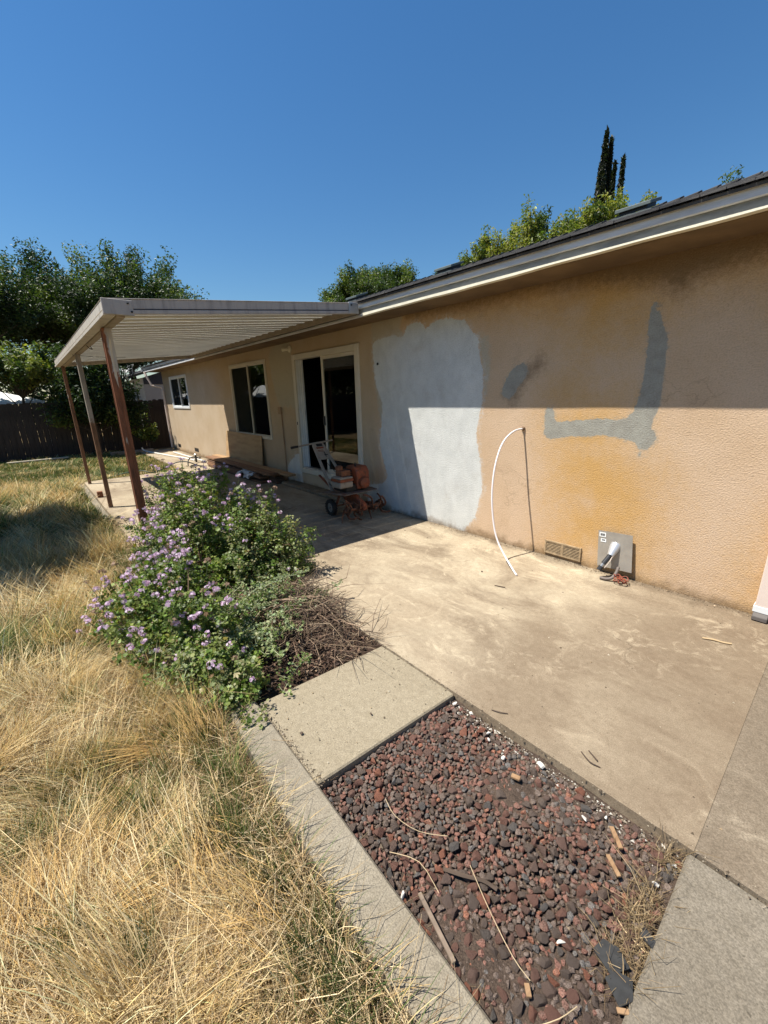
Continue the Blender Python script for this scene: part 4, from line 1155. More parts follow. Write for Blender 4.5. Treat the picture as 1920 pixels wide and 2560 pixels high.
# tines
TX, TZ = -4.08, 0.165
build('tine_shaft', MB().tube([(TX, -0.83, TZ), (TX, -0.21, TZ)], 0.016), TRUST, til)
for j, y in enumerate((-0.80, -0.645, -0.42, -0.25)):
    mb = MB().lathe([(0.062, -0.004), (0.062, 0.004)], (TX, y, TZ), (0, 1, 0), 14)
    tn = build('tine_hub', mb, TRUST, til)
    for k in range(4):
        a0 = k * math.pi / 2 + j * 0.42
        pts = []
        for s_ in range(9):
            u_ = s_ / 8
            a_ = a0 + u_ * 1.25; r_ = 0.045 + 0.118 * (u_ ** 0.75)
            side = (0.055 * max(0, u_ - 0.45) ** 1.2 / 0.48) * (1 if (k + j) % 2 else -1)
            pts.append(Vector((TX + r_ * math.cos(a_), y + side, TZ + r_ * math.sin(a_))))
        m2 = MB()
        for s_ in range(8):
            d_ = (pts[s_ + 1] - pts[s_]).normalized()
            m2.obox(pts[s_] - d_ * 0.002, pts[s_ + 1] + d_ * 0.002, 0.008, 0.034 * (1 - 0.35 * s_ / 8), Vector((pts[s_].x - TX, 0, pts[s_].z - TZ)).normalized())
        build('tine', m2, TRUST, tn)
# hood plate, chain case, engine
HOODM = simple('tiller_bare_rusty_steel', (0.20, 0.16, 0.13), 0.6, 0.2, scale=12, col2=(0.16, 0.075, 0.045), bmp=0.2)
build('hood_plate', MB().prism([(-4.66, -0.80, 0.31), (-4.30, -0.80, 0.345), (-4.17, -0.77, 0.337), (-4.17, -0.22, 0.337), (-4.30, -0.22, 0.345), (-4.66, -0.25, 0.31)], (0, 0, 0.008)), HOODM, til)
build('chain_case', MB().prism([(-4.58, -0.585, 0.30), (-4.26, -0.585, 0.33), (-4.05, -0.57, 0.21), (-4.04, -0.57, 0.13), (-4.13, -0.57, 0.11), (-4.42, -0.585, 0.19)], (0, 0.075, 0)), TOR, til, 0.012)
en = build('engine_block', MB().box(-4.58, -4.28, -0.66, -0.34, 0.345, 0.44).box(-4.54, -4.36, -0.60, -0.42, 0.44, 0.62), TBLK, til, 0.01)
for k in range(5):
    build('cooling_fin', MB().box(-4.56, -4.34, -0.62, -0.40, 0.465 + k * 0.03, 0.474 + k * 0.03), TRUST, en)
build('shroud', MB().prism([(-4.50, -0.50, 0.37), (-4.24, -0.50, 0.37), (-4.24, -0.50, 0.60), (-4.29, -0.50, 0.665), (-4.50, -0.50, 0.665)], (0, 0.21, 0)), TOR, til, 0.016)
build('recoil_starter', MB().lathe([(0.078, 0), (0.078, 0.035), (0.066, 0.055), (0.03, 0.062), (0.02, 0.066)], (-4.24, -0.40, 0.455), (1, -0.15, 0), 22), TOR, til, smooth=True)
tk = build('fuel_tank', MB().box(-4.46, -4.25, -0.77, -0.56, 0.415, 0.495), TWH, til, 0.012)
build('tank_band', MB().box(-4.465, -4.245, -0.775, -0.555, 0.496, 0.532), TOR, tk, 0.008)
build('tank_top', MB().box(-4.46, -4.25, -0.77, -0.56, 0.533, 0.555), TWH, tk, 0.008)
build('carburettor', MB().box(-4.45, -4.30, -0.70, -0.56, 0.558, 0.63).lathe([(0.05, 0), (0.05, 0.05), (0.03, 0.06)], (-4.42, -0.66, 0.63), (0, 0, 1), 14), TRUST, en, 0.006)
build('spark_plug', MB().lathe([(0.012, 0), (0.012, 0.04), (0.006, 0.05)], (-4.34, -0.45, 0.665), (0, 0, 1), 10), BLACK, en)
build('drive_pulley', MB().lathe([(0.05, 0), (0.05, 0.006), (0.03, 0.012), (0.03, 0.02), (0.05, 0.026), (0.05, 0.032)], (-4.35, -0.345, 0.40), (0, 1, 0), 18), TRUST, en)
# handle
hl = build('handle_leg', MB().obox((-4.60, -0.66, 0.30), (-5.10, -0.615, 0.90), 0.045, 0.014, (0.6, 0, 0.5)), TWH, til, 0.003)
build('handle_leg', MB().obox((-4.52, -0.43, 0.32), (-5.10, -0.455, 0.90), 0.045, 0.014, (0.6, 0, 0.5)), TWH, til, 0.003)
pn = build('handle_panel', MB().obox((-4.93, -0.537, 0.71), (-5.115, -0.537, 0.925), 0.19, 0.010, (0.6, 0, 0.5)), TWH, til, 0.003)
nrm = Vector((0.76, 0, 0.65)).normalized(); along = Vector((-0.652, 0, 0.758)).normalized(); acr = Vector((0, 1, 0))
def decal(cu, cv, wu, wv, mat, name, h=0.0065):
    c0 = Vector((-5.0225, -0.537, 0.8175)) + along * cu + acr * cv + nrm * h
    p = [c0 + along * a_ * wu / 2 + acr * b_ * wv / 2 for a_, b_ in ((-1, -1), (-1, 1), (1, 1), (1, -1))]
    build(name, MB().prism(p, nrm * 0.002), mat, pn)
decal(0.105, 0.01, 0.045, 0.10, TBLK, 'control_slot')
decal(0.055, 0.0, 0.028, 0.12, TOR, 'stripe_decal')
decal(0.015, -0.01, 0.010, 0.09, TRUST, 'stripe_decal'); decal(-0.005, -0.01, 0.008, 0.09, TRUST, 'stripe_decal')
decal(-0.065, 0.03, 0.085, 0.012, TBLK, 'throttle_lever', 0.012); decal(-0.075, 0.04, 0.012, 0.06, TBLK, 'throttle_lever', 0.014)
build('handlebar', MB().tube([(-5.13, -0.86, 0.905), (-5.125, -0.537, 0.93), (-5.13, -0.27, 0.945)], 0.0125, 10), TWH, til, smooth=True)
build('grip', MB().tube([(-5.13, -0.955, 0.898), (-5.13, -0.85, 0.906)], 0.0175, 10), BLACK, til, smooth=True)
build('depth_bar', MB().obox((-5.02, -0.60, 0.48), (-4.60, -0.60, 0.27), 0.035, 0.016, (0.4, 0, 0.8)), TOR, til, 0.003)
build('throttle_cable', MB().tube([(-5.07, -0.52, 0.84), (-4.96, -0.50, 0.66), (-4.72, -0.52, 0.55), (-4.46, -0.60, 0.58)], 0.004, 6), BLACK, til)
build('clutch_cable', MB().tube([(-5.07, -0.60, 0.86), (-4.83, -0.64, 0.52), (-4.66, -0.66, 0.40), (-4.45, -0.62, 0.36)], 0.004, 6), BLACK, til)

# ------------------------------------------------------------------ lumber, plywood, rag
LUM = [simple('tan_lumber', (0.42, 0.27, 0.14), 0.8, scale=4, col2=(0.30, 0.18, 0.09), stretch=(0.25, 8, 8), bmp=0.15, bscale=40),
       simple('brown_lumber', (0.26, 0.14, 0.075), 0.8, scale=4, col2=(0.17, 0.09, 0.05), stretch=(0.25, 8, 8), bmp=0.15, bscale=40),
       simple('dark_lumber', (0.16, 0.085, 0.048), 0.85, scale=4, col2=(0.10, 0.055, 0.035), stretch=(0.25, 8, 8), bmp=0.15, bscale=40)]
boards = [  # x0, x1, y0, y1, z0, z1, tone, label
 (-10.25, -7.27, -0.52, -0.335, 0.002, 0.042, 2, 'dark board on the patio, bottom front of the lumber stack'),
 (-10.10, -7.02, -0.322, -0.14, 0.002, 0.042, 2, 'dark board on the patio, bottom rear of the lumber stack'),
 (-10.32, -7.75, -0.515, -0.33, 0.043, 0.083, 1, 'short brown board with rag above, second from bottom in front'),
 (-10.15, -7.05, -0.315, -0.13, 0.043, 0.083, 2, 'dark brown board second from bottom at the rear of stack'),
 (-10.28, -7.33, -0.50, -0.32, 0.084, 0.122, 1, 'brown board third from bottom at the front of lumber stack'),
 (-10.20, -7.10, -0.305, -0.125, 0.084, 0.122, 2, 'dark board third from bottom at the rear of lumber stack'),
 (-10.34, -7.40, -0.495, -0.31, 0.123, 0.161, 2, 'dark brown board under the tan top boards in front'),
 (-10.22, -7.15, -0.295, -0.12, 0.123, 0.161, 1, 'brown board under the tan top boards at rear'),
 (-10.45, -6.95, -0.49, -0.30, 0.190, 0.228, 1, 'brown top board overhanging the front of lumber stack'),
 (-10.60, -6.60, -0.285, -0.13, 0.190, 0.228, 0, 'longest tan top board reaching towards the sliding door'),
]
grp = 'boards in the lumber stack'
for i, (x0, x1, y0, y1, z0, z1, tn, lab) in enumerate(boards):
    mb = MB().box(x0, x1, y0, y1, z0, z1)
    o = build('board', mb, LUM[tn], None, 0.003, origin=((x0 + x1) / 2, (y0 + y1) / 2, z0))
    tag(o, lab, 'board', grp)
for xs_b, lab in ((-9.9, 'short wooden spacer block under top boards at far end'), (-7.3, 'short wooden spacer block under top boards at near end')):
    o = build('spacer_block', MB().box(xs_b, xs_b + 0.09, -0.47, -0.14, 0.162, 0.1895), LUM[1], None, 0.002, origin=(xs_b + 0.045, -0.3, 0.162))
    tag(o, lab, 'wood block', 'spacer blocks in the lumber stack')
PLYM = simple('plywood_face', (0.46, 0.31, 0.16), 0.75, scale=2.2, col2=(0.33, 0.21, 0.105), stretch=(0.8, 3, 4.5), bmp=0.05)
o = build('plywood_sheet', MB().prism([(-10.04, -0.135, 0.03), (-8.02, -0.115, 0.03), (-8.10, -0.03, 0.815), (-10.05, -0.03, 0.835)], (0, -0.014, 0.001)), PLYM, None, origin=(-9, -0.13, 0.03))
tag(o, 'plywood sheet leaning on the wall below the middle window', 'plywood')
# crumpled rag
n = 22
u, v_ = np.meshgrid(np.linspace(0, 1, 30), np.linspace(0, 1, n))
xr = -8.28 + u * 0.62 + 0.03 * np.sin(v_ * 7)
prof_y = -0.40 - 0.19 * np.clip(v_ * 1.15, 0, 1)
prof_z = 0.150 + 0.020 * np.sin(u * 21 + v_ * 5) * (0.3 + v_) + 0.016 * np.sin(u * 37 + v_ * 11) - 0.115 * np.clip((v_ - 0.35) * 1.5, 0, 1) * (0.55 + 0.45 * np.sin(u * 9 + 0.6)) ** 1.0
prof_y = prof_y - 0.03 * np.sin(u * 17 + v_ * 9) * v_
Vr = np.stack([xr, prof_y, np.maximum(prof_z, 0.05)], -1).reshape(-1, 3)
i_ = np.arange(n * 30).reshape(n, 30)
Fr = np.stack([i_[:-1, :-1], i_[:-1, 1:], i_[1:, 1:], i_[1:, :-1]], -1).reshape(-1, 4)
o = np_object('rag', Vr, Fr.ravel(), np.arange(len(Fr)) * 4, simple('white_rag_cloth', (0.62, 0.63, 0.66), 0.9, var=0.15, scale=12, bmp=0.2), smooth=True)
sm = o.modifiers.new('thickness', 'SOLIDIFY'); sm.thickness = 0.006
tag(o, 'crumpled white rag stuffed into the front of the lumber stack', 'rag')

# ------------------------------------------------------------------ pipe from the wall, flashing plate, red wire
PEX = simple('white_pex_pipe', (0.80, 0.74, 0.73), 0.4, scale=2.5, col2=(0.78, 0.52, 0.50), lo=0.55, hi=0.75)
pts = [(-2.167, -0.012, 1.222), (-2.19, -0.13, 1.205), (-2.21, -0.25, 1.13), (-2.205, -0.35, 1.01), (-2.19, -0.43, 0.83), (-2.165, -0.475, 0.60), (-2.12, -0.49, 0.36), (-2.06, -0.50, 0.21), (-1.97, -0.52, 0.105), (-1.88, -0.56, 0.045), (-1.80, -0.61, 0.014), (-1.755, -0.645, 0.010)]
def smooth_path(p, k=4):
    p = [Vector(q) for q in p]; out = []
    for i in range(len(p) - 1):
        p0, p1, p2, p3 = p[max(i - 1, 0)], p[i], p[i + 1], p[min(i + 2, len(p) - 1)]
        for j in range(k):
            t = j / k
            out.append(0.5 * ((2 * p1) + (-p0 + p2) * t + (2 * p0 - 5 * p1 + 4 * p2 - p3) * t * t + (-p0 + 3 * p1 - 3 * p2 + p3) * t ** 3))
    out.append(p[-1]); return out
o = build('water_pipe', MB().tube(smooth_path(pts), 0.0085, 10), PEX, None, smooth=True, origin=(-1.755, -0.645, 0))
tag(o, 'thin white plastic pipe bending from the wall down to the patio', 'pipe')

GALV = simple('galvanised_sheet', (0.40, 0.37, 0.32), 0.5, 0.35, scale=9, col2=(0.33, 0.30, 0.26), bmp=0.03)
fl = thing('flashing_plate', 'grey metal flashing plate with cone sleeve leaning against the orange wall', 'flashing', (-1.2, -0.10, 0))
PB, PT = Vector((-1.182, -0.048, 0.066)), Vector((-1.212, -0.034, 0.388))
pu = (PT - PB).normalized(); px_ = Vector((1, 0.0, 0.05)).normalized(); pnrm = px_.cross(pu).normalized()
if pnrm.y > 0: pnrm = -pnrm
hw = 0.139
c00 = PB - px_ * hw; c10 = PB + px_ * hw; c11 = PT + px_ * hw * 0.96; c01 = PT - px_ * hw
nseg = 8
mb = MB()
front = [c00.lerp(c10, i / nseg) for i in range(nseg + 1)] + [c01.lerp(c11, i / nseg) + pnrm * (0.0008 * math.sin(i * 0.9)) for i in range(nseg, -1, -1)]
mb.prism(front, -pnrm * 0.0025)
plate = build('plate', mb, GALV, fl)
cc = PB.lerp(PT, 0.60) - px_ * 0.0
ax = Vector((-0.08, -0.60, -0.66)).normalized()
build('cone_sleeve', MB().lathe([(0.043, -0.03), (0.042, 0.0), (0.034, 0.045), (0.026, 0.085), (0.023, 0.085), (0.03, 0.04)], cc, ax, 24), simple('bright_zinc_cone', (0.66, 0.66, 0.66), 0.35, 0.55, var=0.1), fl, smooth=True)
LBL = simple('white_sticker', (0.80, 0.80, 0.78), 0.5, var=0.05)
def on_plate(u_, v__, h):
    return PB + px_ * u_ + pu * v__ + pnrm * h
def sticker(u_, v__, w_, h_, lines, bars):
    s = build('sticker', MB().prism([on_plate(u_ + a_ * w_ / 2, v__ + b_ * h_ / 2, 0.0022) for a_, b_ in ((-1, -1), (1, -1), (1, 1), (-1, 1))], pnrm * 0.0012), LBL, plate)
    for k in range(bars):
        uu = u_ - w_ * 0.32 + k * w_ * 0.64 / (bars - 1)
        build('barcode_bar', MB().prism([on_plate(uu + a_ * (0.0012 + 0.0008 * (k % 3)), v__ + b_ * h_ * 0.26, 0.0036) for a_, b_ in ((-1, -1), (1, -1), (1, 1), (-1, 1))], pnrm * 0.0006), BLACK, plate)
    for k in range(lines):
        build('print_line', MB().prism([on_plate(u_ + a_ * w_ * 0.3, v__ + h_ * 0.2 - k * h_ * 0.22 + b_ * 0.002, 0.0036) for a_, b_ in ((-1, -1), (1, -1), (1, 1), (-1, 1))], pnrm * 0.0006), BLACK, plate)
sticker(-0.102, 0.290, 0.054, 0.040, 0, 7)
sticker(-0.094, 0.240, 0.044, 0.030, 2, 0)
cd = thing('conduit_elbow', 'dark conduit coupling hanging out of the flashing cone', 'conduit', (cc.x, cc.y, 0))
e0 = cc + ax * 0.065; e1 = e0 + Vector((-0.035, -0.055, -0.085)); e2 = e1 + Vector((-0.02, -0.03, -0.055))
build('conduit_body', MB().tube([e0, e1], 0.020, 14), simple('dark_grey_conduit', (0.05, 0.05, 0.052), 0.4, 0.2), cd, smooth=True)
build('coupling', MB().tube([e1, e1.lerp(e2, 0.45)], 0.018, 14), simple('zinc_coupling', (0.45, 0.44, 0.42), 0.35, 0.7), cd, smooth=True)
build('end_fitting', MB().tube([e1.lerp(e2, 0.4), e2], [0.022, 0.020], 14), simple('dark_grey_conduit', (0.05, 0.05, 0.052)), cd, smooth=True)
build('tail_wire', MB().tube([e0 + Vector((0.02, -0.01, 0)), e0.lerp(e1, 0.6) + Vector((0.035, -0.02, 0.0)), e1 + Vector((0.02, -0.015, -0.03))], 0.0035, 6), simple('pale_wire', (0.6, 0.5, 0.42), 0.6), cd)
REDW = simple('red_copper_wire', (0.30, 0.075, 0.04), 0.6, var=0.4, scale=30)
mb = MB()
wr = random.Random(4)
c0 = Vector((-1.085, -0.155, 0.03))
for k in range(9):
    a0 = wr.uniform(0, 6.28); rr = wr.uniform(0.02, 0.042); tilt = Vector((wr.uniform(-0.7, 0.7), wr.uniform(-0.7, 0.7), 1)).normalized()
    aa = tilt.cross(Vector((1, 0, 0))).normalized(); bb = tilt.cross(aa)
    ct = c0 + Vector((wr.uniform(-0.03, 0.03), wr.uniform(-0.02, 0.02), wr.uniform(-0.005, 0.02)))
    mb.tube([ct + aa * rr * math.cos(a0 + t * 0.55) * 1.2 + bb * rr * math.sin(a0 + t * 0.55) + Vector((0, 0, 0.001 * t)) for t in range(11)], 0.0035, 5)
o = build('wire_bundle', mb, REDW, None, origin=(c0.x, c0.y, 0))
tag(o, 'tangle of reddish wire on the patio under the flashing plate', 'wire')
o = build('pipe_offcut', MB().tube(smooth_path([(-1.235, -0.185, 0.014), (-1.19, -0.18, 0.014), (-1.15, -0.16, 0.03), (-1.135, -0.125, 0.07), (-1.135, -0.09, 0.11)]), [0.013] * 17, 10), simple('grey_brown_stub_pipe', (0.16, 0.13, 0.11), 0.6), None, smooth=True, origin=(-1.2, -0.18, 0))
tag(o, 'short grey brown bent pipe stub below the flashing plate', 'pipe')

# far end odds and ends
PVC = simple('white_pvc_pipe', (0.74, 0.72, 0.66), 0.45, var=0.1)
o = build('pvc_pipe', MB().tube(smooth_path([(-15.2, -0.98, 0.12), (-15.15, -0.93, 0.02), (-14.6, -0.78, -0.012), (-13.4, -0.62, -0.012), (-12.4, -0.45, -0.012), (-11.7, -0.40, -0.010)]), 0.021, 8), PVC, None, smooth=True, origin=(-13, -0.6, 0))
tag(o, 'white plastic pipe lying along the far wall foot', 'pipe')
o = build('pvc_pipe', MB().tube([(-14.2, -0.30, -0.012), (-11.2, -0.26, -0.012)], 0.021, 8), PVC, None, smooth=True, origin=(-12.7, -0.28, 0))
tag(o, 'straight white pipe closest to the far wall', 'pipe')
vm = thing('valve_manifold', 'small irrigation valve assembly at the end of white pipes', 'valve', (-11.5, -0.42, 0))
build('valve_body', MB().tube([(-11.5, -0.42, -0.03), (-11.5, -0.42, 0.14)], 0.025, 8).tube([(-11.62, -0.45, 0.09), (-11.36, -0.38, 0.09)], 0.022, 8), BLACK, vm)
build('valve_cap', MB().lathe([(0.045, 0), (0.045, 0.03), (0.02, 0.05)], (-11.5, -0.42, 0.14), (0, 0, 1), 12).lathe([(0.035, 0), (0.035, 0.05)], (-11.35, -0.38, 0.09), (0.9, 0.2, 0.3), 10), simple('zinc_coupling', (0.45, 0.44, 0.42)), vm)
HOSE = simple('black_irrigation_hose', (0.025, 0.025, 0.022), 0.55, var=0.2)
o = build('irrigation_hose', MB().tube(smooth_path([(-10.7, -1.62, -0.035), (-10.75, -1.35, 0.02), (-10.75, -1.1, 0.12), (-10.6, -0.9, 0.13), (-10.45, -0.72, 0.04), (-10.38, -0.62, 0.008)]), 0.014, 7), HOSE, None, smooth=True, origin=(-10.6, -1.1, 0))
tag(o, 'black hose arching from lawn onto the patio edge', 'hose')
o = build('irrigation_hose', MB().tube(smooth_path([(-11.4, -0.45, 0.10), (-11.2, -0.62, 0.14), (-11.0, -0.75, 0.10), (-10.9, -0.80, -0.02)]), 0.014, 7), HOSE, None, smooth=True, origin=(-11.2, -0.6, 0))
tag(o, 'black hose bent down from the valve assembly', 'hose')
o = build('garden_hose', MB().tube(smooth_path([(-10.6, -2.6, -0.03), (-10.65, -2.2, 0.03), (-10.6, -1.9, 0.05), (-10.45, -1.7, -0.01), (-10.7, -1.4, -0.02)]), 0.012, 7), simple('green_hose', (0.03, 0.07, 0.04), 0.5), None, smooth=True, origin=(-10.6, -2, 0))
tag(o, 'dark green garden hose in the grass along the patio end', 'hose')
TIMB = simple('grey_landscape_timber', (0.26, 0.22, 0.17), 0.9, var=0.35, scale=8, bmp=0.3)
o = build('landscape_timber', MB().box(-15.42, -15.30, -1.85, -0.62, -0.07, 0.045), TIMB, None, 0.01, origin=(-15.36, -1.2, -0.07))
tag(o, 'grey timber edging in front of the citrus bush', 'timber')
o = build('garden_pole', MB().tube([(-15.6, -4.3, -0.02), (-15.5, -2.9, 0.0)], 0.03, 7), simple('pale_pole_wood', (0.50, 0.44, 0.34), 0.8), None, origin=(-15.55, -3.6, -0.03))
tag(o, 'pale pole lying in the grass along the fence foot', 'pole')
o = build('post_stub', MB().box(-8.42, -8.34, -2.985, -2.905, 0.002, 0.10), TRUST, None, 0.004, origin=(-8.38, -2.95, 0))
tag(o, 'short dark cut off post stub on the patio edge', 'post stub')

# ------------------------------------------------------------------ lava rocks and bits in the rock bed
def rock_material():
    m, nt, out = new_mat('lava_rock')
    oi = nt.nodes.new('ShaderNodeObjectInfo')
    at = nd(nt, 'Attribute', attribute_name='col')
    v = coords(nt)
    rnd = oi.outputs['Random']
    r1 = ramp(nt, rnd, 0.35, 0.75)
    c = mixc(nt, r1, (0.18, 0.137, 0.112), (0.255, 0.128, 0.096))
    r2 = ramp(nt, rnd, 0.88, 0.97)
    c = mixc(nt, r2, c, (0.36, 0.145, 0.09))
    r3 = ramp(nt, rnd, 0.16, 0.03)
    c = mixc(nt, r3, c, (0.15, 0.14, 0.13))
    fl_ = nd(nt, 'Attribute', attribute_name='has_col')
    c = mixc(nt, fl_.outputs['Fac'], c, at.outputs['Color'])
    dust = ramp(nt, noise(nt, v, 45, 5, 0.7), 0.35, 0.75)
    c = mixc(nt, math_n(nt, 'MULTIPLY', dust, 0.55), c, (0.225, 0.175, 0.14))
    pore = noise(nt, v, 330, 3, 0.6)
    c = mixc(nt, 1.0, c, mixc(nt, ramp(nt, pore, 0.32, 0.6), (0.45,) * 3, (1.2,) * 3), 'MULTIPLY')
    hh = math_n(nt, 'ADD', pore, math_n(nt, 'MULTIPLY', noise(nt, coords(nt, (1, 1, 1)), 3.0 if False else 4.0, 6, 0.75), 1.5))
    principled(nt, out, c, 1.0, 0, bump(nt, hh, 0.9, 0.008), 0.03)
    return m
ROCK = rock_material()
def rock_mesh(seed, n=15):
    r_ = np.random.default_rng(seed)
    bm = bmesh.new()
    p = unit(r_.normal(size=(n, 3))) * r_.uniform(0.66, 1.0, (n, 1)) * np.array([1.0, r_.uniform(0.62, 0.9), r_.uniform(0.5, 0.8)])
    for q in p:
        bm.verts.new(q)
    res = bmesh.ops.convex_hull(bm, input=bm.verts)
    bmesh.ops.delete(bm, geom=[g for g in res['geom_interior'] if isinstance(g, bmesh.types.BMVert)], context='VERTS')
    bmesh.ops.bevel(bm, geom=bm.edges[:], offset=0.07, segments=1, affect='EDGES', clamp_overlap=True)
    bmesh.ops.recalc_face_normals(bm, faces=bm.faces)
    return bm
rock_data = []
rock_np = []
for k in range(10):
    bm = rock_mesh(200 + k, 17)
    me = bpy.data.meshes.new('lava_rock'); bm.to_mesh(me); bm.free()
    me.materials.append(ROCK); me.shade_smooth(); me.set_sharp_from_angle(angle=math.radians(18))
    rock_data.append(me)
    V = np.zeros(len(me.vertices) * 3, np.float32); me.vertices.foreach_get('co', V)
    rock_np.append((V.reshape(-1, 3), [tuple(p.vertices) for p in me.polygons]))
rr = np.random.default_rng(99)
def in_bed(x, y):
    # bed corners, curb side slants slightly
    t = (x + 1.21) / 1.11
    return (x > -1.205) & (x < -0.125) & (y < -2.20) & (y > -3.045 - 0.06 * t)
spots = []
tries = 0
cells = {}
def free(x, y, r):
    ci, cj = int(x / 0.06), int(y / 0.06)
    for i in range(ci - 1, ci + 2):
        for j in range(cj - 1, cj + 2):
            for (a_, b_, q) in cells.get((i, j), ()):
                if (a_ - x) ** 2 + (b_ - y) ** 2 < (0.70 * (q + r)) ** 2:
                    return False
    return True
while tries < 120000 and len(spots) < 2400:
    tries += 1
    x, y = rr.uniform(-1.21, -0.12), rr.uniform(-3.12, -2.19)
    if not in_bed(x, y):
        continue
    dl = y - (-3.045 - 0.06 * (x + 1.21) / 1.11)               # distance from the curb
    dp = -2.19 - y                                               # from the patio edge
    dr = -0.12 - x
    dens = min(1, 0.22 + dl * 7) * min(1, 0.05 + (dp - 0.03) * 9) * min(1, 0.25 + dr * 3.5)
    if x > -0.75 and dl < 0.2: dens *= 0.85
    if rr.uniform() > dens:
        continue
    r = float(np.clip(rr.lognormal(math.log(0.0150), 0.33), 0.007, 0.0225))
    if tries > 20000: r *= 0.75
    if free(x, y, r):
        cells.setdefault((int(x / 0.06), int(y / 0.06)), []).append((x, y, r))
        spots.append((x, y, r))
def shown(s):
    d = math.dist((s[0], s[1], 0), (0, -3.66, 1.58)); return -s[2] / d
spots.sort(key=shown)
RV, RL, RS, RC = [], [], [], []
nv = 0; nl = 0
for k, (x, y, r) in enumerate(spots):
    z = -0.046 + r * 0.42 + rr.uniform(-0.004, 0.006)
    rot = (rr.uniform(-0.5, 0.5), rr.uniform(-0.5, 0.5), rr.uniform(0, 6.28))
    sc = r * rr.uniform(1.15, 1.4)
    if k < 300:
        o = bpy.data.objects.new('lava_rock', rock_data[k % 10]); COL.objects.link(o); o.parent = rock_bed
        o.location = (x, y, z); o.rotation_euler = rot; o.scale = (sc, sc, sc)
    else:
        V, F = rock_np[k % 10]
        Mx = np.array(Matrix.LocRotScale(Vector((x, y, z)), __import__('mathutils').Euler(rot), Vector((sc, sc, sc))))
        W = V @ Mx[:3, :3].T + Mx[:3, 3]
        q = rr.uniform()
        c = np.array((0.18, 0.137, 0.112)) if q < 0.48 else (np.array((0.255, 0.128, 0.096)) if q < 0.86 else (np.array((0.34, 0.145, 0.09)) if q < 0.90 else np.array((0.15, 0.14, 0.13))))
        c = c * rr.uniform(0.75, 1.25)
        RV.append(W); RC.append(np.tile(c, (len(W), 1)))
        for f in F:
            RS.append(nl); RL.extend([i + nv for i in f]); nl += len(f)
        nv += len(W)
o = np_object('small_lava_rocks', np.concatenate(RV), RL, RS, ROCK, rock_bed, col=np.concatenate(RC))
at = o.data.attributes.new('has_col', 'FLOAT', 'POINT'); at.data.foreach_set('value', np.ones(len(o.data.vertices), np.float32))
stuff(o)

# crumbs: plaster grit, fines along the patio edge, dry litter
def crumbs(name, n, fx, col, size, mat, parent, zoff, flat=0.5, seed=1):
    r_ = np.random.default_rng(seed)
    x, y = fx(r_, n)
    n = len(x)
    tet = np.array([(1, 0.2, -0.3), (-0.6, 0.8, -0.3), (-0.5, -0.85, -0.3), (0.1, 0, 0.7)])
    a_ = r_.uniform(0, 6.28, n); s = r_.lognormal(0, 0.45, n) * size
    ca, sa = np.cos(a_), np.sin(a_)
    V = np.zeros((n, 4, 3))
    V[..., 0] = x[:, None] + s[:, None] * (ca[:, None] * tet[:, 0] - sa[:, None] * tet[:, 1])
    V[..., 1] = y[:, None] + s[:, None] * (sa[:, None] * tet[:, 0] + ca[:, None] * tet[:, 1])
    V[..., 2] = zoff(x, y)[:, None] + s[:, None] * tet[:, 2] * flat
    F = np.array([0, 1, 3, 1, 2, 3, 2, 0, 3])
    L = (np.arange(n)[:, None] * 4 + F).ravel()
    c = np.array(col)[r_.integers(0, len(col), n)] * r_.uniform(0.7, 1.25, (n, 1))
    return stuff(np_object(name, V.reshape(-1, 3), L, np.arange(3 * n) * 3, mat, parent, col=np.repeat(c, 4, 0)))
def fx_edge(r_, n):
    x = r_.uniform(-1.17, -0.12, n); y = -2.19 - np.abs(r_.normal(0, 0.05, n)) - 0.004
    return x, y
def fx_bed(r_, n):
    x = r_.uniform(-1.19, -0.12, n); y = r_.uniform(-3.08, -2.2, n)
    return x, y
zb = lambda x, y: -0.040 + 0 * x
crumbs('plaster_grit', 900, fx_edge, [(0.36, 0.31, 0.24), (0.24, 0.20, 0.15), (0.17, 0.135, 0.10), (0.20, 0.16, 0.12), (0.62, 0.58, 0.50)], 0.0042, DRY, rock_bed, zb, 0.6, 3)
crumbs('soil_grit', 5200, fx_bed, [(0.13, 0.09, 0.065), (0.09, 0.06, 0.045), (0.17, 0.07, 0.05), (0.22, 0.17, 0.12)], 0.0048, DRY, rock_bed, lambda x, y: -0.043 + 0 * x, 0.7, 4)

ROCKW = simple('white_plaster_chip', (0.72, 0.68, 0.60), 0.85, var=0.2, scale=40, bmp=0.2)
chip_pts = [(-0.648, -2.235, 0.026, 'largest white plaster chip beside the patio edge of rock bed'), (-0.779, -2.324, 0.020, 'jagged white plaster chip left of the largest one'),
            (-0.414, -2.329, 0.018, 'white plaster chip among red rocks near the middle of patio side'), (-0.296, -2.754, 0.016, 'lone white chip in the lower middle of the rock bed'),
            (-0.700, -3.030, 0.016, 'white chip against the curb side of the rock bed'), (-0.160, -2.375, 0.018, 'pale stone in dry weeds by the grey slab'),
            (-1.145, -2.225, 0.020, 'white stone at the top corner of the rock bed'), (-1.045, -2.215, 0.018, 'cream stone beside the top corner of the rock bed'),
            (-0.91, -2.255, 0.015, 'white pebble along the upper patio edge of the bed'), (-0.885, -2.285, 0.015, 'rounded white pebble below the upper patio edge'),
            (-0.136, -2.262, 0.013, 'small white chip at the corner of grey slab'), (-0.36, -2.262, 0.013, 'small white chip halfway along the patio edge')]
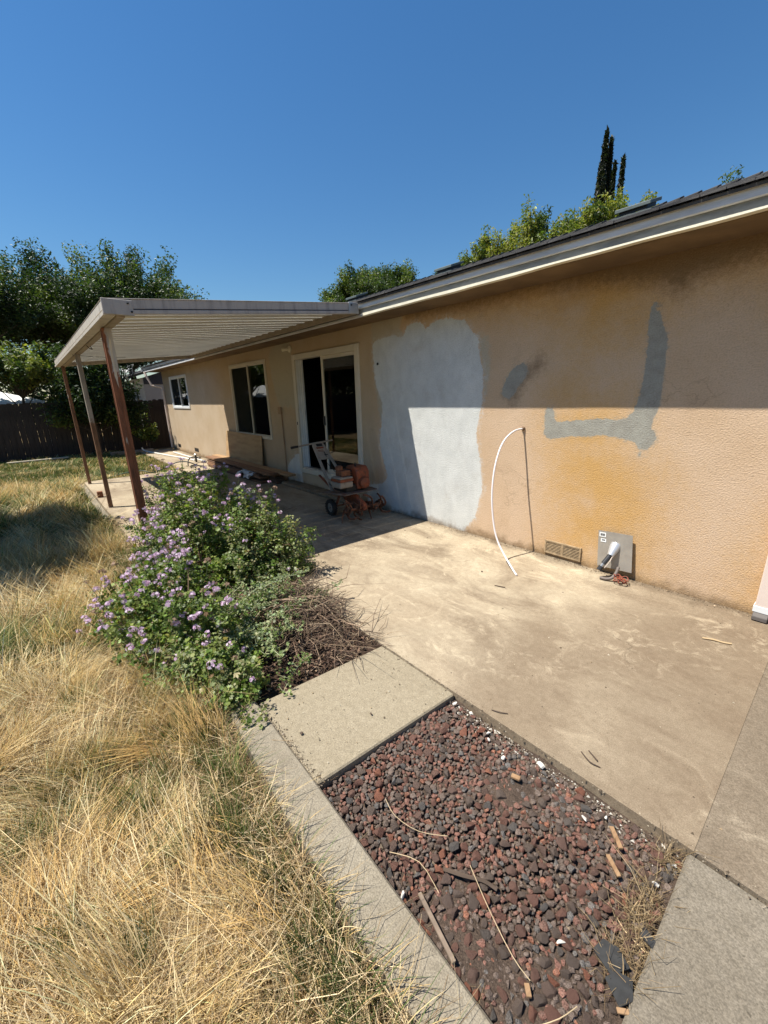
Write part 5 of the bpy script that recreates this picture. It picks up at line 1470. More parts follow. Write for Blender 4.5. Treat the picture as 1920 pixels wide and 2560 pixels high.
for k, (x, y, r, lab) in enumerate(chip_pts):
    o = bpy.data.objects.new('plaster_chip', rock_data[(k + 3) % 10].copy()); COL.objects.link(o)
    o.data.materials[0] = ROCKW
    o.location = (x, y, -0.030 + r * 0.4); o.rotation_euler = (0.3 * k, 0.2, k * 1.3); o.scale = (r, r * 0.8, r * 0.7)
    tag(o, lab, 'stone', 'white chips in the rock bed')
SLATE = simple('dark_shingle_shard', (0.04, 0.04, 0.039), 0.95, var=0.3, scale=40, bmp=0.3)
def shard(pts, z, lab, tilt=0.0):
    c = Vector((sum(p[0] for p in pts) / len(pts), sum(p[1] for p in pts) / len(pts), z))
    o = build('shingle_shard', MB().prism([(p[0], p[1], z + (p[0] - c.x) * tilt) for p in pts], (0, 0, 0.006)), SLATE, None, 0.001, origin=c)
    tag(o, lab, 'shingle shard', 'dark shingle shards in the rock bed')
shard([(-0.225, -2.70), (-0.165, -2.725), (-0.135, -2.672), (-0.175, -2.645), (-0.215, -2.655)], -0.018, 'dark triangular shingle shard beside the dry weed tuft', 0.1)
shard([(-0.175, -2.745), (-0.125, -2.775), (-0.105, -2.735), (-0.122, -2.690), (-0.158, -2.705)], -0.014, 'dark pointed shingle shard nearest the grey slab', -0.08)
shard([(-0.145, -2.565), (-0.108, -2.575), (-0.106, -2.55), (-0.14, -2.535)], -0.016, 'narrow dark shard half hidden under dry weeds', 0.0)
WCH = simple('split_wood', (0.34, 0.21, 0.11), 0.8, scale=6, col2=(0.24, 0.14, 0.07), stretch=(8, 1, 1))
def stick(name, a_, b_, wd, th, mat, lab, cat, grp=None):
    o = build(name, MB().obox(a_, b_, wd, th), mat, None, 0.001, origin=a_)
    tag(o, lab, cat, grp); return o
gw = 'wood splinters in the rock bed'
stick('wood_splinter', (-0.33, -2.295, -0.012), (-0.275, -2.355, -0.006), 0.016, 0.008, WCH, 'orange brown splinter standing near the patio side of the bed', 'wood splinter', gw)
stick('wood_splinter', (-0.30, -2.405, -0.014), (-0.245, -2.45, -0.010), 0.014, 0.007, WCH, 'brown splinter below the orange one in the rock bed', 'wood splinter', gw)
stick('wood_splinter', (-0.700, -2.385, -0.010), (-0.665, -2.375, -0.008), 0.020, 0.010, WCH, 'blocky yellow wood chip in the upper rock bed', 'wood splinter', gw)
stick('wood_splinter', (-0.315, -2.915, -0.018), (-0.295, -2.935, -0.016), 0.014, 0.008, WCH, 'short yellow wood chip at the bottom of the rock bed', 'wood splinter', gw)
stick('wood_splinter', (-0.128, -2.785, -0.012), (-0.085 - 0.02, -2.765, -0.012), 0.012, 0.006, WCH, 'pale chip touching the grey slab under the shards', 'wood splinter', gw)
PALE = simple('weathered_stick', (0.24, 0.18, 0.13), 0.85, var=0.3, scale=30)
stick('wood_stake', (-0.665, -2.985, -0.018), (-0.475, -3.035, -0.012), 0.013, 0.010, PALE, 'flat pale wooden stake along the curb side of rock bed', 'stake')
def twig(pts, r, mat, lab, name='twig', grp='twigs and stalks lying about'):
    o = build(name, MB().tube(smooth_path(pts, 3), r, 5), mat, None, smooth=True, origin=pts[0]); tag(o, lab, 'twig', grp)
STR = simple('pale_straw_stalk', (0.55, 0.42, 0.25), 0.7, var=0.2)
DTW = simple('dark_twig_bark', (0.10, 0.07, 0.05), 0.9, var=0.3)
twig([(-0.66, -2.87, -0.02), (-0.60, -2.84, -0.012), (-0.545, -2.80, -0.014), (-0.50, -2.785, -0.018)], 0.006, DTW, 'thick dark twig in the left part of the rock bed')
twig([(-0.60, -2.80, -0.005), (-0.48, -2.86, 0.002), (-0.37, -2.90, -0.004), (-0.31, -2.905, -0.012)], 0.0013, STR, 'long straw stalk running down the middle of the rock bed')
twig([(-0.98, -2.86, -0.005), (-0.90, -2.88, 0.0), (-0.80, -2.85, -0.006), (-0.72, -2.78, -0.012)], 0.0012, STR, 'straw stalk in the left corner of the rock bed')
twig([(-0.82, -2.98, -0.006), (-0.72, -2.93, 0.008), (-0.62, -2.94, -0.01)], 0.0012, STR, 'thin curved stalk near the curb in the rock bed')
twig([(-0.26, -2.98, -0.014), (-0.22, -2.92, 0.0), (-0.20, -2.86, -0.006)], 0.0013, STR, 'straw stalk at the bottom edge of the rock bed')
twig([(-0.97, -2.145, 0.005), (-0.93, -2.13, 0.008), (-0.90, -2.105, 0.004)], 0.0025, DTW, 'small hooked dark twig on patio above the rock bed corner')
twig([(-0.55, -2.06, 0.004), (-0.50, -2.09, 0.009), (-0.46, -2.08, 0.004)], 0.0028, DTW, 'dark twig on patio edge beside the rock bed')
twig([(-0.53, -2.03, 0.004), (-0.48, -2.06, 0.009)], 0.003, DTW, 'smaller dark twig just above the patio edge twig')
twig([(-0.42, -0.62, 0.006), (-0.37, -0.60, 0.010), (-0.32, -0.585, 0.006), (-0.28, -0.57, 0.008)], 0.006, simple('bark_strip', (0.50, 0.36, 0.20), 0.8), 'pale curled bark strip on the patio near the downspout')
twig([(-1.78, -0.94, 0.004), (-1.73, -0.93, 0.008), (-1.70, -0.91, 0.004)], 0.004, DTW, 'dark scrap of twig on patio left of the white pipe')
for k, (x, y, r, lab) in enumerate([(-2.02, -0.79, 0.013, 'small dark pebble on the patio left of the pipe end'), (-1.37, -2.62, 0.012, 'dark pebble on the pale slab'), (-1.50, -2.95, 0.013, 'brown pebble in the joint between slab and curb')]):
    o = bpy.data.objects.new('pebble', rock_data[k].copy()); COL.objects.link(o); o.data.materials[0] = DTW
    o.location = (x, y, r * 0.45); o.scale = (r, r, r * 0.8); tag(o, lab, 'pebble')

def fx_foot(r_, n):
    return r_.uniform(-4.4, 1.5, n), -np.abs(r_.normal(0, 0.035, n)) - 0.006
crumbs('wall_foot_grit', 1500, fx_foot, [(0.14, 0.10, 0.065), (0.22, 0.16, 0.10), (0.09, 0.065, 0.045), (0.40, 0.30, 0.20)], 0.004, DRY, None, lambda x, y: 0.0 + 0 * x, 0.6, 5)
def fx_joint(r_, n):
    q = r_.uniform(size=n) * 0.82
    x = np.where(q < 0.5, r_.uniform(-1.85, 1.0, n), np.where(q < 0.8, r_.uniform(-1.8, -1.2, n), r_.normal(-0.1, 0.012, n)))
    y = np.where(q < 0.5, r_.normal(-2.182, 0.016, n), np.where(q < 0.8, r_.normal(-3.025, 0.014, n), r_.uniform(-2.1, -0.2, n)))
    return x, y
crumbs('joint_grit', 1300, fx_joint, [(0.16, 0.12, 0.085), (0.24, 0.185, 0.125), (0.45, 0.38, 0.28), (0.11, 0.085, 0.06)], 0.0026, DRY, None, lambda x, y: 0.0 + 0 * x, 0.6, 6)
def fx_scatter(r_, n):
    return r_.uniform(-4.4, 1.2, n), r_.uniform(-2.15, -0.1, n)
crumbs('patio_grit', 420, fx_scatter, [(0.12, 0.09, 0.06), (0.30, 0.22, 0.13), (0.50, 0.43, 0.32), (0.08, 0.06, 0.045)], 0.0032, DRY, None, lambda x, y: 0.002 + 0 * x, 0.5, 7)
def fx_slabs(r_, n):
    x = r_.uniform(-1.8, -1.2, n); y = r_.uniform(-3.15, -2.2, n); return x, y
crumbs('slab_grit', 160, fx_slabs, [(0.12, 0.09, 0.06), (0.30, 0.22, 0.13), (0.60, 0.54, 0.42)], 0.0028, DRY, None, lambda x, y: 0.002 + 0 * x, 0.5, 8)

# ------------------------------------------------------------------ geranium shrubs
FLP = [(0.66, 0.48, 0.62), (0.70, 0.55, 0.67), (0.60, 0.40, 0.55), (0.74, 0.64, 0.71)]
def flower_mesh(seed):
    r_ = np.random.default_rng(seed)
    n = 13
    d = unit(r_.normal(size=(n, 3)) * np.array([1, 1, 0.6]) + np.array([0, 0, 0.35]))
    P = d * r_.uniform(0.6, 1.0, (n, 1)) * np.array([1, 1, 0.7])
    V, L, S, C = [], [], [], []
    for i in range(n):
        N = unit(d[i] + r_.normal(size=3) * 0.35)
        A = unit(np.cross(N, r_.normal(size=3))); B = np.cross(N, A)
        c = np.array(FLP[r_.integers(0, 4)]) if seed < 304 else np.array((0.36, 0.25, 0.17)) * r_.uniform(0.6, 1.3)
        for k in range(5):
            a_ = 2 * np.pi * k / 5
            dr = A * np.cos(a_) + B * np.sin(a_); sd_ = B * np.cos(a_) - A * np.sin(a_)
            i0 = len(V)
            V += [P[i] + N * 0.02, P[i] + dr * 0.30 + sd_ * 0.15 + N * 0.06, P[i] + dr * 0.42 + N * 0.03, P[i] + dr * 0.30 - sd_ * 0.15 + N * 0.06]
            S.append(len(L)); L += [i0, i0 + 1, i0 + 2, i0 + 3]; C += [c] * 4
    return np.array(V), L, S, np.array(C)
PETAL = leaf_mat('petal', 0.25, 0.6, (1.1, 0.95, 1.1), 0.2)
flower_data = []
for k in range(5):
    V, L, S, C = flower_mesh(300 + k)
    o = np_object('flower_head', V, L, S, PETAL, None, col=C)
    flower_data.append(o.data); bpy.data.objects.remove(o)
STEM = simple('green_stem', (0.16, 0.20, 0.08), 0.6, var=0.3, scale=12)
DSTEM = simple('dry_brown_stem', (0.19, 0.125, 0.075), 0.85, var=0.35, scale=18)
def shrub(label, c, r, nl, lsize, cols, nfl, seed, hol=0.45, top_bias=0.0, flo=None, stems=60, parent_name='geranium_shrub', fl_up=0.05):
    global rng
    rng = np.random.default_rng(seed)
    t = thing(parent_name, label, 'shrub', (c[0], c[1], -0.04), 'flowering geranium shrubs')
    cx_, cy_, rx, ry, h = c[0], c[1], r[0], r[1], r[2]
    # sprigs: short leafy shoots over a lumpy dome
    ns = nl // 34
    th = rng.uniform(0, 2 * np.pi, ns); el = np.arcsin(rng.uniform(0.02, 1.0, ns) ** 0.9)
    d = np.stack([np.cos(th) * np.cos(el), np.sin(th) * np.cos(el), np.sin(el)], 1)
    lump = 1 + 0.20 * np.sin(th * 3 + seed) * np.cos(el) + 0.12 * np.sin(th * 7 + el * 5 + seed) + 0.10 * np.sin(el * 9 + th * 2)
    rad = (hol + (1 - hol) * rng.uniform(0, 1, ns) ** 0.5) * lump
    S = np.array([cx_, cy_, -0.02]) + d * rad[:, None] * np.array([rx, ry, h])
    S[:, 2] = np.clip(S[:, 2], 0.0, h * 1.04)
    dirv = unit(d * np.array([1, 1, 0.8]) + np.array([0, 0, 0.5]) + rng.normal(size=d.shape) * 0.35)
    idx = np.repeat(np.arange(ns), 34)
    tt = rng.uniform(0, 1, len(idx))[:, None]
    ln = rng.uniform(0.08, 0.17, ns)[idx][:, None]
    P = S[idx] + dirv[idx] * (tt - 0.6) * ln + rng.normal(size=(len(idx), 3)) * 0.019
    N = unit(dirv[idx] * 0.55 + rng.normal(size=P.shape) * 0.6 + np.array([0, 0, 0.55]))
    ci = rng.choice(len(cols), ns, p=[q[1] for q in cols])
    base_c = np.array([q[0] for q in cols])[ci][idx]
    colr = base_c * rng.lognormal(0, 0.25, (len(idx), 1)) * (1 + rng.normal(0, 0.07, P.shape))
    old = rng.uniform(size=len(idx)) < 0.045
    colr[old] = np.array([(0.26, 0.22, 0.05), (0.20, 0.12, 0.06), (0.33, 0.27, 0.11)])[rng.integers(0, 3, old.sum())]
    P[:, 2] = np.maximum(P[:, 2], -0.01)
    leaves('foliage', P, N, np.clip(rng.lognormal(-0.08, 0.36, len(idx)), 0.4, 2.0) * lsize, PALM, np.clip(colr, 0.005, 0.6), LEAF, t, 0.18)
    mb = MB()
    for i in range(0, ns, max(1, ns // stems)):
        b = Vector((cx_ + rng.normal() * rx * 0.25, cy_ + rng.normal() * ry * 0.25, -0.03)); tip = Vector(S[i])
        mid = b.lerp(tip, 0.55) + Vector((0, 0, 0.06 * h)) + Vector(rng.normal(size=3)) * 0.03
        mb.tube([b, mid, tip], [0.008, 0.006, 0.003], 5, False)
    build('stem', mb, DSTEM, t, smooth=True)
    # flower heads on thin stalks above the outer shoots
    order = np.where((rad > np.quantile(rad, 0.30)) & (el > 0.12))[0]
    if flo is not None:
        order = order[flo(S[order])]
    order = rng.permutation(order)[:nfl]
    mb = MB()
    for k, i in enumerate(order):
        tip = Vector(S[i] + dirv[i] * 0.06 + np.array([0, 0, fl_up + rng.uniform(0, 0.06)]))
        mb.tube([Vector(S[i]), tip], [0.0025, 0.002], 4, False)
        o = bpy.data.objects.new('flower_head', flower_data[4 if k % 7 == 3 else k % 4]); COL.objects.link(o); o.parent = t
        s_ = rng.uniform(0.016, 0.029)
        o.location = tip - Vector((cx_, cy_, -0.04)); o.rotation_euler = (rng.normal() * 0.3, rng.normal() * 0.3, rng.uniform(0, 6.28)); o.scale = (s_, s_, s_ * 0.9)
    stuff(build('flower_stalk', mb, STEM, t))
    return t
GA, GB, GC, GDk = (0.13, 0.185, 0.038), (0.19, 0.24, 0.055), (0.235, 0.26, 0.11), (0.07, 0.105, 0.023)
shrub('big green geranium shrub full of pink flowers by the nearest post', (-4.15, -2.56), (1.05, 0.60, 0.86), 30000, 0.0155, [(GA, 0.4), (GB, 0.42), (GDk, 0.18)], 290, 61, flo=lambda S: (S[:, 2] > 0.30) | (S[:, 1] < -2.8))
shrub('dusty grey green geranium shrub with few flowers beside the shaded patio', (-3.45, -2.24), (0.52, 0.40, 0.62), 15000, 0.0145, [(GC, 0.5), (GA, 0.3), (GDk, 0.2)], 9, 62)
shrub('low pink flowering geranium shrub spilling onto the dry lawn', (-3.0, -3.12), (0.85, 0.42, 0.46), 21000, 0.0150, [(GA, 0.5), (GB, 0.3), (GDk, 0.2)], 170, 63, flo=lambda S: (S[:, 1] < -2.9))
shrub('low green geranium clump at the lawn corner of the bed', (-2.25, -3.08), (0.42, 0.28, 0.24), 7500, 0.0145, [(GA, 0.4), (GC, 0.35), (GB, 0.25)], 3, 64)

# cut branches lying over the bed: each its own thing
def branch_mesh(seed, L_=0.55):
    r_ = np.random.default_rng(seed)
    pts = [Vector((0, 0, 0))]
    d = Vector((1, 0, 0.18))
    for k in range(7):
        d = (d + Vector((0, r_.normal() * 0.12, r_.normal() * 0.05 - 0.035))).normalized()
        pts.append(pts[-1] + d * L_ / 7)
    P, N, Sg = [], [], []
    side = []
    for k in range(1, 8):
        for s_ in range(4):
            q = pts[k] + Vector((r_.normal() * 0.02, r_.normal() * 0.04, 0.01 + abs(r_.normal()) * 0.02))
            side.append([pts[k], q])
            for m_ in range(4):
                P.append(np.array(q) + r_.normal(size=3) * 0.013); N.append(unit(r_.normal(size=3) * 0.6 + np.array([0, 0, 0.9])))
    return pts, side, np.array(P), np.array(N)
LG = [(0.24, 0.285, 0.125), (0.18, 0.245, 0.075), (0.28, 0.315, 0.175)]
bdata = []
PSTEM = simple('pale_green_stem', (0.36, 0.39, 0.22), 0.6, var=0.25, scale=14)
for k in range(5):
    rng = np.random.default_rng(400 + k)
    pts, side, P, N = branch_mesh(400 + k)
    mb = MB().tube(pts, [0.006 - 0.0005 * i for i in range(8)], 6)
    for s_ in side:
        mb.tube(s_, 0.0018, 4, False)
    o1 = build('stem', mb, PSTEM, None, smooth=True)
    o2 = leaves('leaf_sprays', P, N, rng.uniform(0.6, 1.2, len(P)) * 0.020, PALM, jitter(LG[k % 3], len(P), 0.2), LEAF, None, 0.2)
    bdata.append((o1.data, o2.data)); bpy.data.objects.remove(o1); bpy.data.objects.remove(o2)
br_ = np.random.default_rng(8)
def branch(k, x, y, z, rz, ry, s_, lab, grp='cut branches heaped on the flower bed'):
    t = thing('cut_branch', lab, 'branch', (x, y, z), grp)
    t.rotation_euler = (br_.uniform(-0.5, 0.5), ry, rz); t.scale = (s_, s_, s_)
    for nm, dt in zip(('stem', 'leaf_sprays'), bdata[k % 5]):
        o = bpy.data.objects.new(nm, dt); COL.objects.link(o); o.parent = t
for k in range(54):
    x = -2.55 + br_.normal() * 0.24; y = -2.80 + br_.normal() * 0.18
    hgt = max(0.02, 0.30 - 0.5 * math.hypot(x + 2.55, y + 2.75)) * br_.uniform(0.3, 1)
    x = min(x, -2.34)
    branch(k, x, y, hgt, (br_.normal(2.3, 0.4) if br_.uniform() < 0.4 else br_.normal(-0.95, 0.45)), br_.uniform(-0.25, 0.25), br_.uniform(0.5, 0.85), 'wilting pale green cut geranium branch in the heap on bed')
branch(1, -1.98, -2.60, 0.03, -1.1, 0.0, 0.62, 'single wilted green sprig hanging over the pale slab edge', 'loose sprigs at the slab edge')
branch(3, -2.02, -2.92, 0.03, -1.5, 0.0, 0.6, 'wilted sprig curling over the end of the curb', 'loose sprigs at the slab edge')

# mulch, dry leaves and twigs in the bed
rng = np.random.default_rng(90)
n = 9500
x = rng.uniform(-5.0, -1.80, n); y = -2.19 - np.abs(rng.normal(0, 0.42, n))
ok = (y > -3.1) & (x < -1.82 - 0.05 * rng.uniform(0, 1, n)) & ((x > -3.6) | (rng.uniform(size=n) < 0.25))
x, y = x[ok], y[ok]; n = len(x)
hump = 0.10 * np.exp(-(((x + 2.5) / 0.35) ** 2 + ((y + 2.32) / 0.16) ** 2))
P = np.stack([x, y, -0.028 + rng.uniform(0, 0.028, n) + hump * rng.uniform(0.2, 1, n)], 1)
N = unit(rng.normal(size=(n, 3)) * 0.5 + np.array([0, 0, 1]))
cols_ = np.array([(0.10, 0.06, 0.042), (0.06, 0.042, 0.033), (0.17, 0.105, 0.07), (0.24, 0.15, 0.10), (0.30, 0.21, 0.14)])
cc_ = cols_[rng.choice(5, n, p=[0.36, 0.32, 0.18, 0.09, 0.05])] * rng.lognormal(0, 0.2, (n, 1))
stuff(leaves('bark_mulch', P, N, rng.lognormal(0, 0.35, n) * 0.015, None, cc_, DRY, None, 0.5, aspect=1.0))
def twigs(name, n, fx, ln, rad, cols, seed, mat=DRY, up=0.25):
    r_ = np.random.default_rng(seed)
    b = fx(r_, n); n = len(b)
    az = r_.uniform(0, 2 * np.pi, n); el = np.abs(r_.normal(0, up, n))
    d = np.stack([np.cos(az) * np.cos(el), np.sin(az) * np.cos(el), np.sin(el)], 1)
    L_ = r_.lognormal(0, 0.4, n)[:, None] * ln
    side = unit(np.cross(d, r_.normal(size=(n, 3)))); s2 = np.cross(d, side)
    mid = b + d * L_ * 0.5 + r_.normal(size=(n, 3)) * L_ * 0.10
    tip = b + d * L_ + np.array([0, 0, -1]) * L_ * 0.08
    tip[:, 2] = np.maximum(tip[:, 2], -0.03)
    rw = rad * r_.uniform(0.5, 1.3, (n, 1))
    rings = []
    for p, f in ((b, 1.0), (mid, 0.8), (tip, 0.4)):
        for a_ in range(3):
            t = 2 * np.pi * a_ / 3
            rings.append(p + (side * np.cos(t) + s2 * np.sin(t)) * rw * f)
    V = np.stack(rings, 1).reshape(-1, 3)
    q = []
    for r0 in (0, 3):
        for a_ in range(3):
            a2 = (a_ + 1) % 3
            q += [r0 + a_, r0 + a2, r0 + 3 + a2, r0 + 3 + a_]
    loops = (np.arange(n)[:, None] * 9 + np.array(q)).ravel()
    c = np.array(cols)[r_.integers(0, len(cols), n)] * r_.lognormal(0, 0.25, (n, 1))
    return stuff(np_object(name, V, loops, np.arange(6 * n) * 4, mat, None, col=np.repeat(c, 9, 0)))
def fx_dead(r_, n):
    x = -2.42 + r_.normal(0, 0.30, n); y = -2.36 + r_.normal(0, 0.14, n)
    ok = (y < -2.1) & (x < -1.85)
    x, y = x[ok], y[ok]
    z = -0.02 + r_.uniform(0, 1, len(x)) * 0.20 * np.exp(-(((x + 2.6) / 0.4) ** 2))
    return np.stack([x, y, z], 1)
BRC = [(0.17, 0.115, 0.08), (0.24, 0.17, 0.115), (0.10, 0.068, 0.05), (0.28, 0.21, 0.14)]
twigs('dry_twigs', 1300, fx_dead, 0.17, 0.0028, BRC, 12)
def fx_dead2(r_, n):
    x = r_.uniform(-2.2, -1.82, n); y = -2.2 - np.abs(r_.normal(0, 0.14, n))
    return np.stack([x, y, -0.02 + r_.uniform(0, 0.03, n)], 1)
twigs('dry_twigs', 120, fx_dead2, 0.10, 0.0018, [(0.10, 0.065, 0.05), (0.16, 0.11, 0.075), (0.24, 0.17, 0.11)], 13)
def fx_tuft(r_, n):
    c = np.array([(-0.15, -2.245), (-0.16, -2.42), (-0.17, -2.50), (-0.145, -2.56), (-0.16, -2.64), (-0.135, -2.70)])[r_.integers(0, 6, n)]
    p = c + r_.normal(0, 0.022, (n, 2))
    p[:, 0] = np.minimum(p[:, 0], -0.122)
    return np.stack([p[:, 0], p[:, 1], np.full(n, -0.035)], 1)
twigs('dry_weeds', 620, fx_tuft, 0.062, 0.0011, [(0.40, 0.30, 0.17), (0.30, 0.215, 0.115), (0.24, 0.165, 0.09)], 14, STRAW, 0.55)

# ------------------------------------------------------------------ grass
def grass(name, x, y, h, wid, leanf, col, seed, segs=4, tipw=None, z0=-0.065, lean_amt=None, az=None, cv=0.75):
    r_ = np.random.default_rng(seed)
    n = len(x)
    az = az + r_.normal(0, leanf, n)
    la = lean_amt
    dx, dy = np.cos(az), np.sin(az)
    ts = np.linspace(0, 1, segs + 1)
    wa = az + np.pi / 2 + r_.normal(0, 0.7, n)
    wx, wy = np.cos(wa), np.sin(wa)
    kink = r_.normal(0, 0.10, (n, 2))
    V = np.zeros((n, segs * 2 + 1, 3))
    for k, t in enumerate(ts):
        hor = la * h * ((1 - cv) * t + cv * t ** 1.8)
        ver = h * (t * np.sqrt(np.maximum(0.02, 1 - 0.75 * la ** 2)) - 0.56 * cv * np.maximum(la - 0.35, 0) * t ** 2.2)
        px = x + dx * hor + kink[:, 0] * h * t * t; py = y + dy * hor + kink[:, 1] * h * t * t
        pz = z0 + np.maximum(ver, 0.004)
        if k == segs:
            V[:, 2 * segs, 0] = px; V[:, 2 * segs, 1] = py; V[:, 2 * segs, 2] = pz
        else:
            wk = wid * (1 - 0.45 * t)
            if tipw is not None and k == segs - 1:
                wk = wk * tipw
            V[:, 2 * k, 0] = px - wx * wk; V[:, 2 * k, 1] = py - wy * wk; V[:, 2 * k, 2] = pz
            V[:, 2 * k + 1, 0] = px + wx * wk; V[:, 2 * k + 1, 1] = py + wy * wk; V[:, 2 * k + 1, 2] = pz
    nvb = segs * 2 + 1
    q = []; st = []
    for k in range(segs - 1):
        st.append(len(q)); q += [2 * k, 2 * k + 1, 2 * k + 3, 2 * k + 2]
    st.append(len(q)); q += [2 * segs - 2, 2 * segs - 1, 2 * segs]
    L = (np.arange(n)[:, None] * nvb + np.array(q)).ravel()
    S = (np.arange(n)[:, None] * len(q) + np.array(st)).ravel()
    return stuff(np_object(name, V.reshape(-1, 3), L, S, STRAW, None, col=np.repeat(col, nvb, 0)))

def lawn_ok(x, y):
    a_ = np.where(x > -1.95, y < -3.185 - 0.035 * np.clip((x + 1.9) / 0.7, 0, 1) - 0.07 * np.clip(x + 0.4, 0, 2), np.where(x > -3.9, y < -3.06, np.where(x > -6.6, y < -3.02, np.where(x > -10.3, y < -3.10, y < -1.05))))
    return a_ & (x > -16.3)
DRYC = np.array([(0.68, 0.535, 0.285), (0.61, 0.45, 0.205), (0.75, 0.62, 0.37), (0.44, 0.315, 0.15), (0.61, 0.42, 0.17)])
GRNC = np.array([(0.09, 0.14, 0.036), (0.135, 0.185, 0.05), (0.065, 0.10, 0.028), (0.19, 0.225, 0.08)])
def greenness(x, y, r_):
    g = 0.13 + 0.55 * np.clip(vnoise(x, y, 71, 2.6) - 0.2, 0, 1) * 1.6
    edge = np.where(x > -2.0, -3.20 - y, np.where(x > -10.3, -3.05 - y, 9))
    g = g + 0.45 * np.exp(-(edge / 0.13) ** 2)
    g = g + 0.65 * np.clip((-x - 4.0) / 2.5, 0, 1) * np.clip((y + 4.5) / 0.9, 0, 1)
    g = np.where(x < -9.5, 0.72 + 0.2 * vnoise(x, y, 72, 1.2), g)
    g = np.where(x < -11.0, 0.97 + 0.10 * vnoise(x, y, 72, 1.2), g)
    return np.clip(g, 0.03, 0.98)
def make_lawn(name, n, box, hmean, wid, seed, tuft=True, hmax=0.5):
    r_ = np.random.default_rng(seed)
    x0, x1, y0, y1 = box
    x = r_.uniform(x0, x1, n); y = r_.uniform(y0, y1, n)
    if tuft:                                                # pull part of the blades into tufts
        m = r_.uniform(size=n) < 0.6
        nt_ = max(8, int((x1 - x0) * (y1 - y0) * 26))
        tx, ty = r_.uniform(x0, x1, nt_), r_.uniform(y0, y1, nt_)
        k = r_.integers(0, nt_, n)
        x = np.where(m, tx[k] + r_.normal(0, 0.045, n), x); y = np.where(m, ty[k] + r_.normal(0, 0.045, n), y)
        th = r_.uniform(0.8, 1.55, nt_)[k]; taz = r_.normal(0, 1.0, nt_)[k]
        tg = r_.normal(0, 0.22, nt_)[k]
        hm = np.where(m, th, r_.uniform(0.3, 0.9, n)); ta = np.where(m, taz, r_.uniform(-3.1, 3.1, n)); tg = np.where(m, tg, 0)
    else:
        hm = r_.uniform(0.5, 1.1, n); ta = r_.normal(0, 0.8, n); tg = np.zeros(n)
    ok = lawn_ok(x, y)
    x, y, hm, ta, tg = x[ok], y[ok], hm[ok], ta[ok], tg[ok]; n = len(x)
    g = np.clip(greenness(x, y, r_) + tg, 0, 0.97)
    isg = r_.uniform(size=n) < g
    h = hmean * hm * r_.lognormal(0, 0.28, n) * np.where(isg, 0.62, 1.0) * (0.85 + 0.35 * vnoise(x, y, 73, 2.0))
    edge = np.where(x > -2.0, -3.20 - y, np.where(x > -10.3, -3.05 - y, 9))
    h = h * np.clip(0.35 + edge / 0.45, 0.35, 1.0)
    ta = np.where(edge < 0.25, ta + r_.uniform(-2.5, 2.5, n), ta)
    h = np.clip(h, 0.03, hmax)
    az = 0.9 + 1.5 * vnoise(x, y, 74, 1.5) + ta             # combed by wind, in swirls
    nr = (edge < 0.30) & (x > -2.0) & (r_.uniform(size=n) < 0.85)
    az = np.where(nr, r_.uniform(-2.9, -0.25, n), az)
    la = np.clip(0.70 + 0.25 * vnoise(x, y, 75, 1.9) + r_.normal(0, 0.16, n), 0.08, 0.98)
    la = np.where(isg, la * 0.75, la)
    c = np.where(isg[:, None], GRNC[r_.integers(0, 4, n)], DRYC[r_.choice(5, n, p=[0.3, 0.24, 0.18, 0.14, 0.14])])
    gold = np.clip(vnoise(x, y, 76, 2.2), 0, 1)[:, None] * (~isg)[:, None]
    c = c * (1 - 0.35 * gold) + np.array((0.58, 0.40, 0.165)) * 0.35 * gold
    c = np.clip(c * r_.lognormal(0, 0.26, (n, 1)), 0.01, 0.8)
    cv = np.where(r_.uniform(size=n) < 0.45, 0.15, 0.75)
    tip = np.where((r_.uniform(size=n) < 0.22) & ~isg, 1.6, 1.0)
    grass(name, x, y, h, wid * r_.uniform(0.65, 1.3, n), 0.95, c, seed + 1, tipw=tip, lean_amt=la, az=az, cv=cv)
make_lawn('dry_grass', 105000, (-2.9, 0.9, -5.0, -3.1), 0.175, 0.00095, 501)
make_lawn('dry_grass', 85000, (-6.2, -2.9, -5.2, -3.0), 0.21, 0.0016, 503)
make_lawn('dry_grass', 42000, (-10.4, -6.2, -5.6, -3.0), 0.27, 0.0034, 505)
make_lawn('green_grass', 80000, (-16.3, -10.3, -5.6, -1.0), 0.10, 0.0042, 507, hmax=0.22)
make_lawn('dry_grass', 26000, (-12.0, 2.0, -9.5, -5.0), 0.28, 0.005, 509)
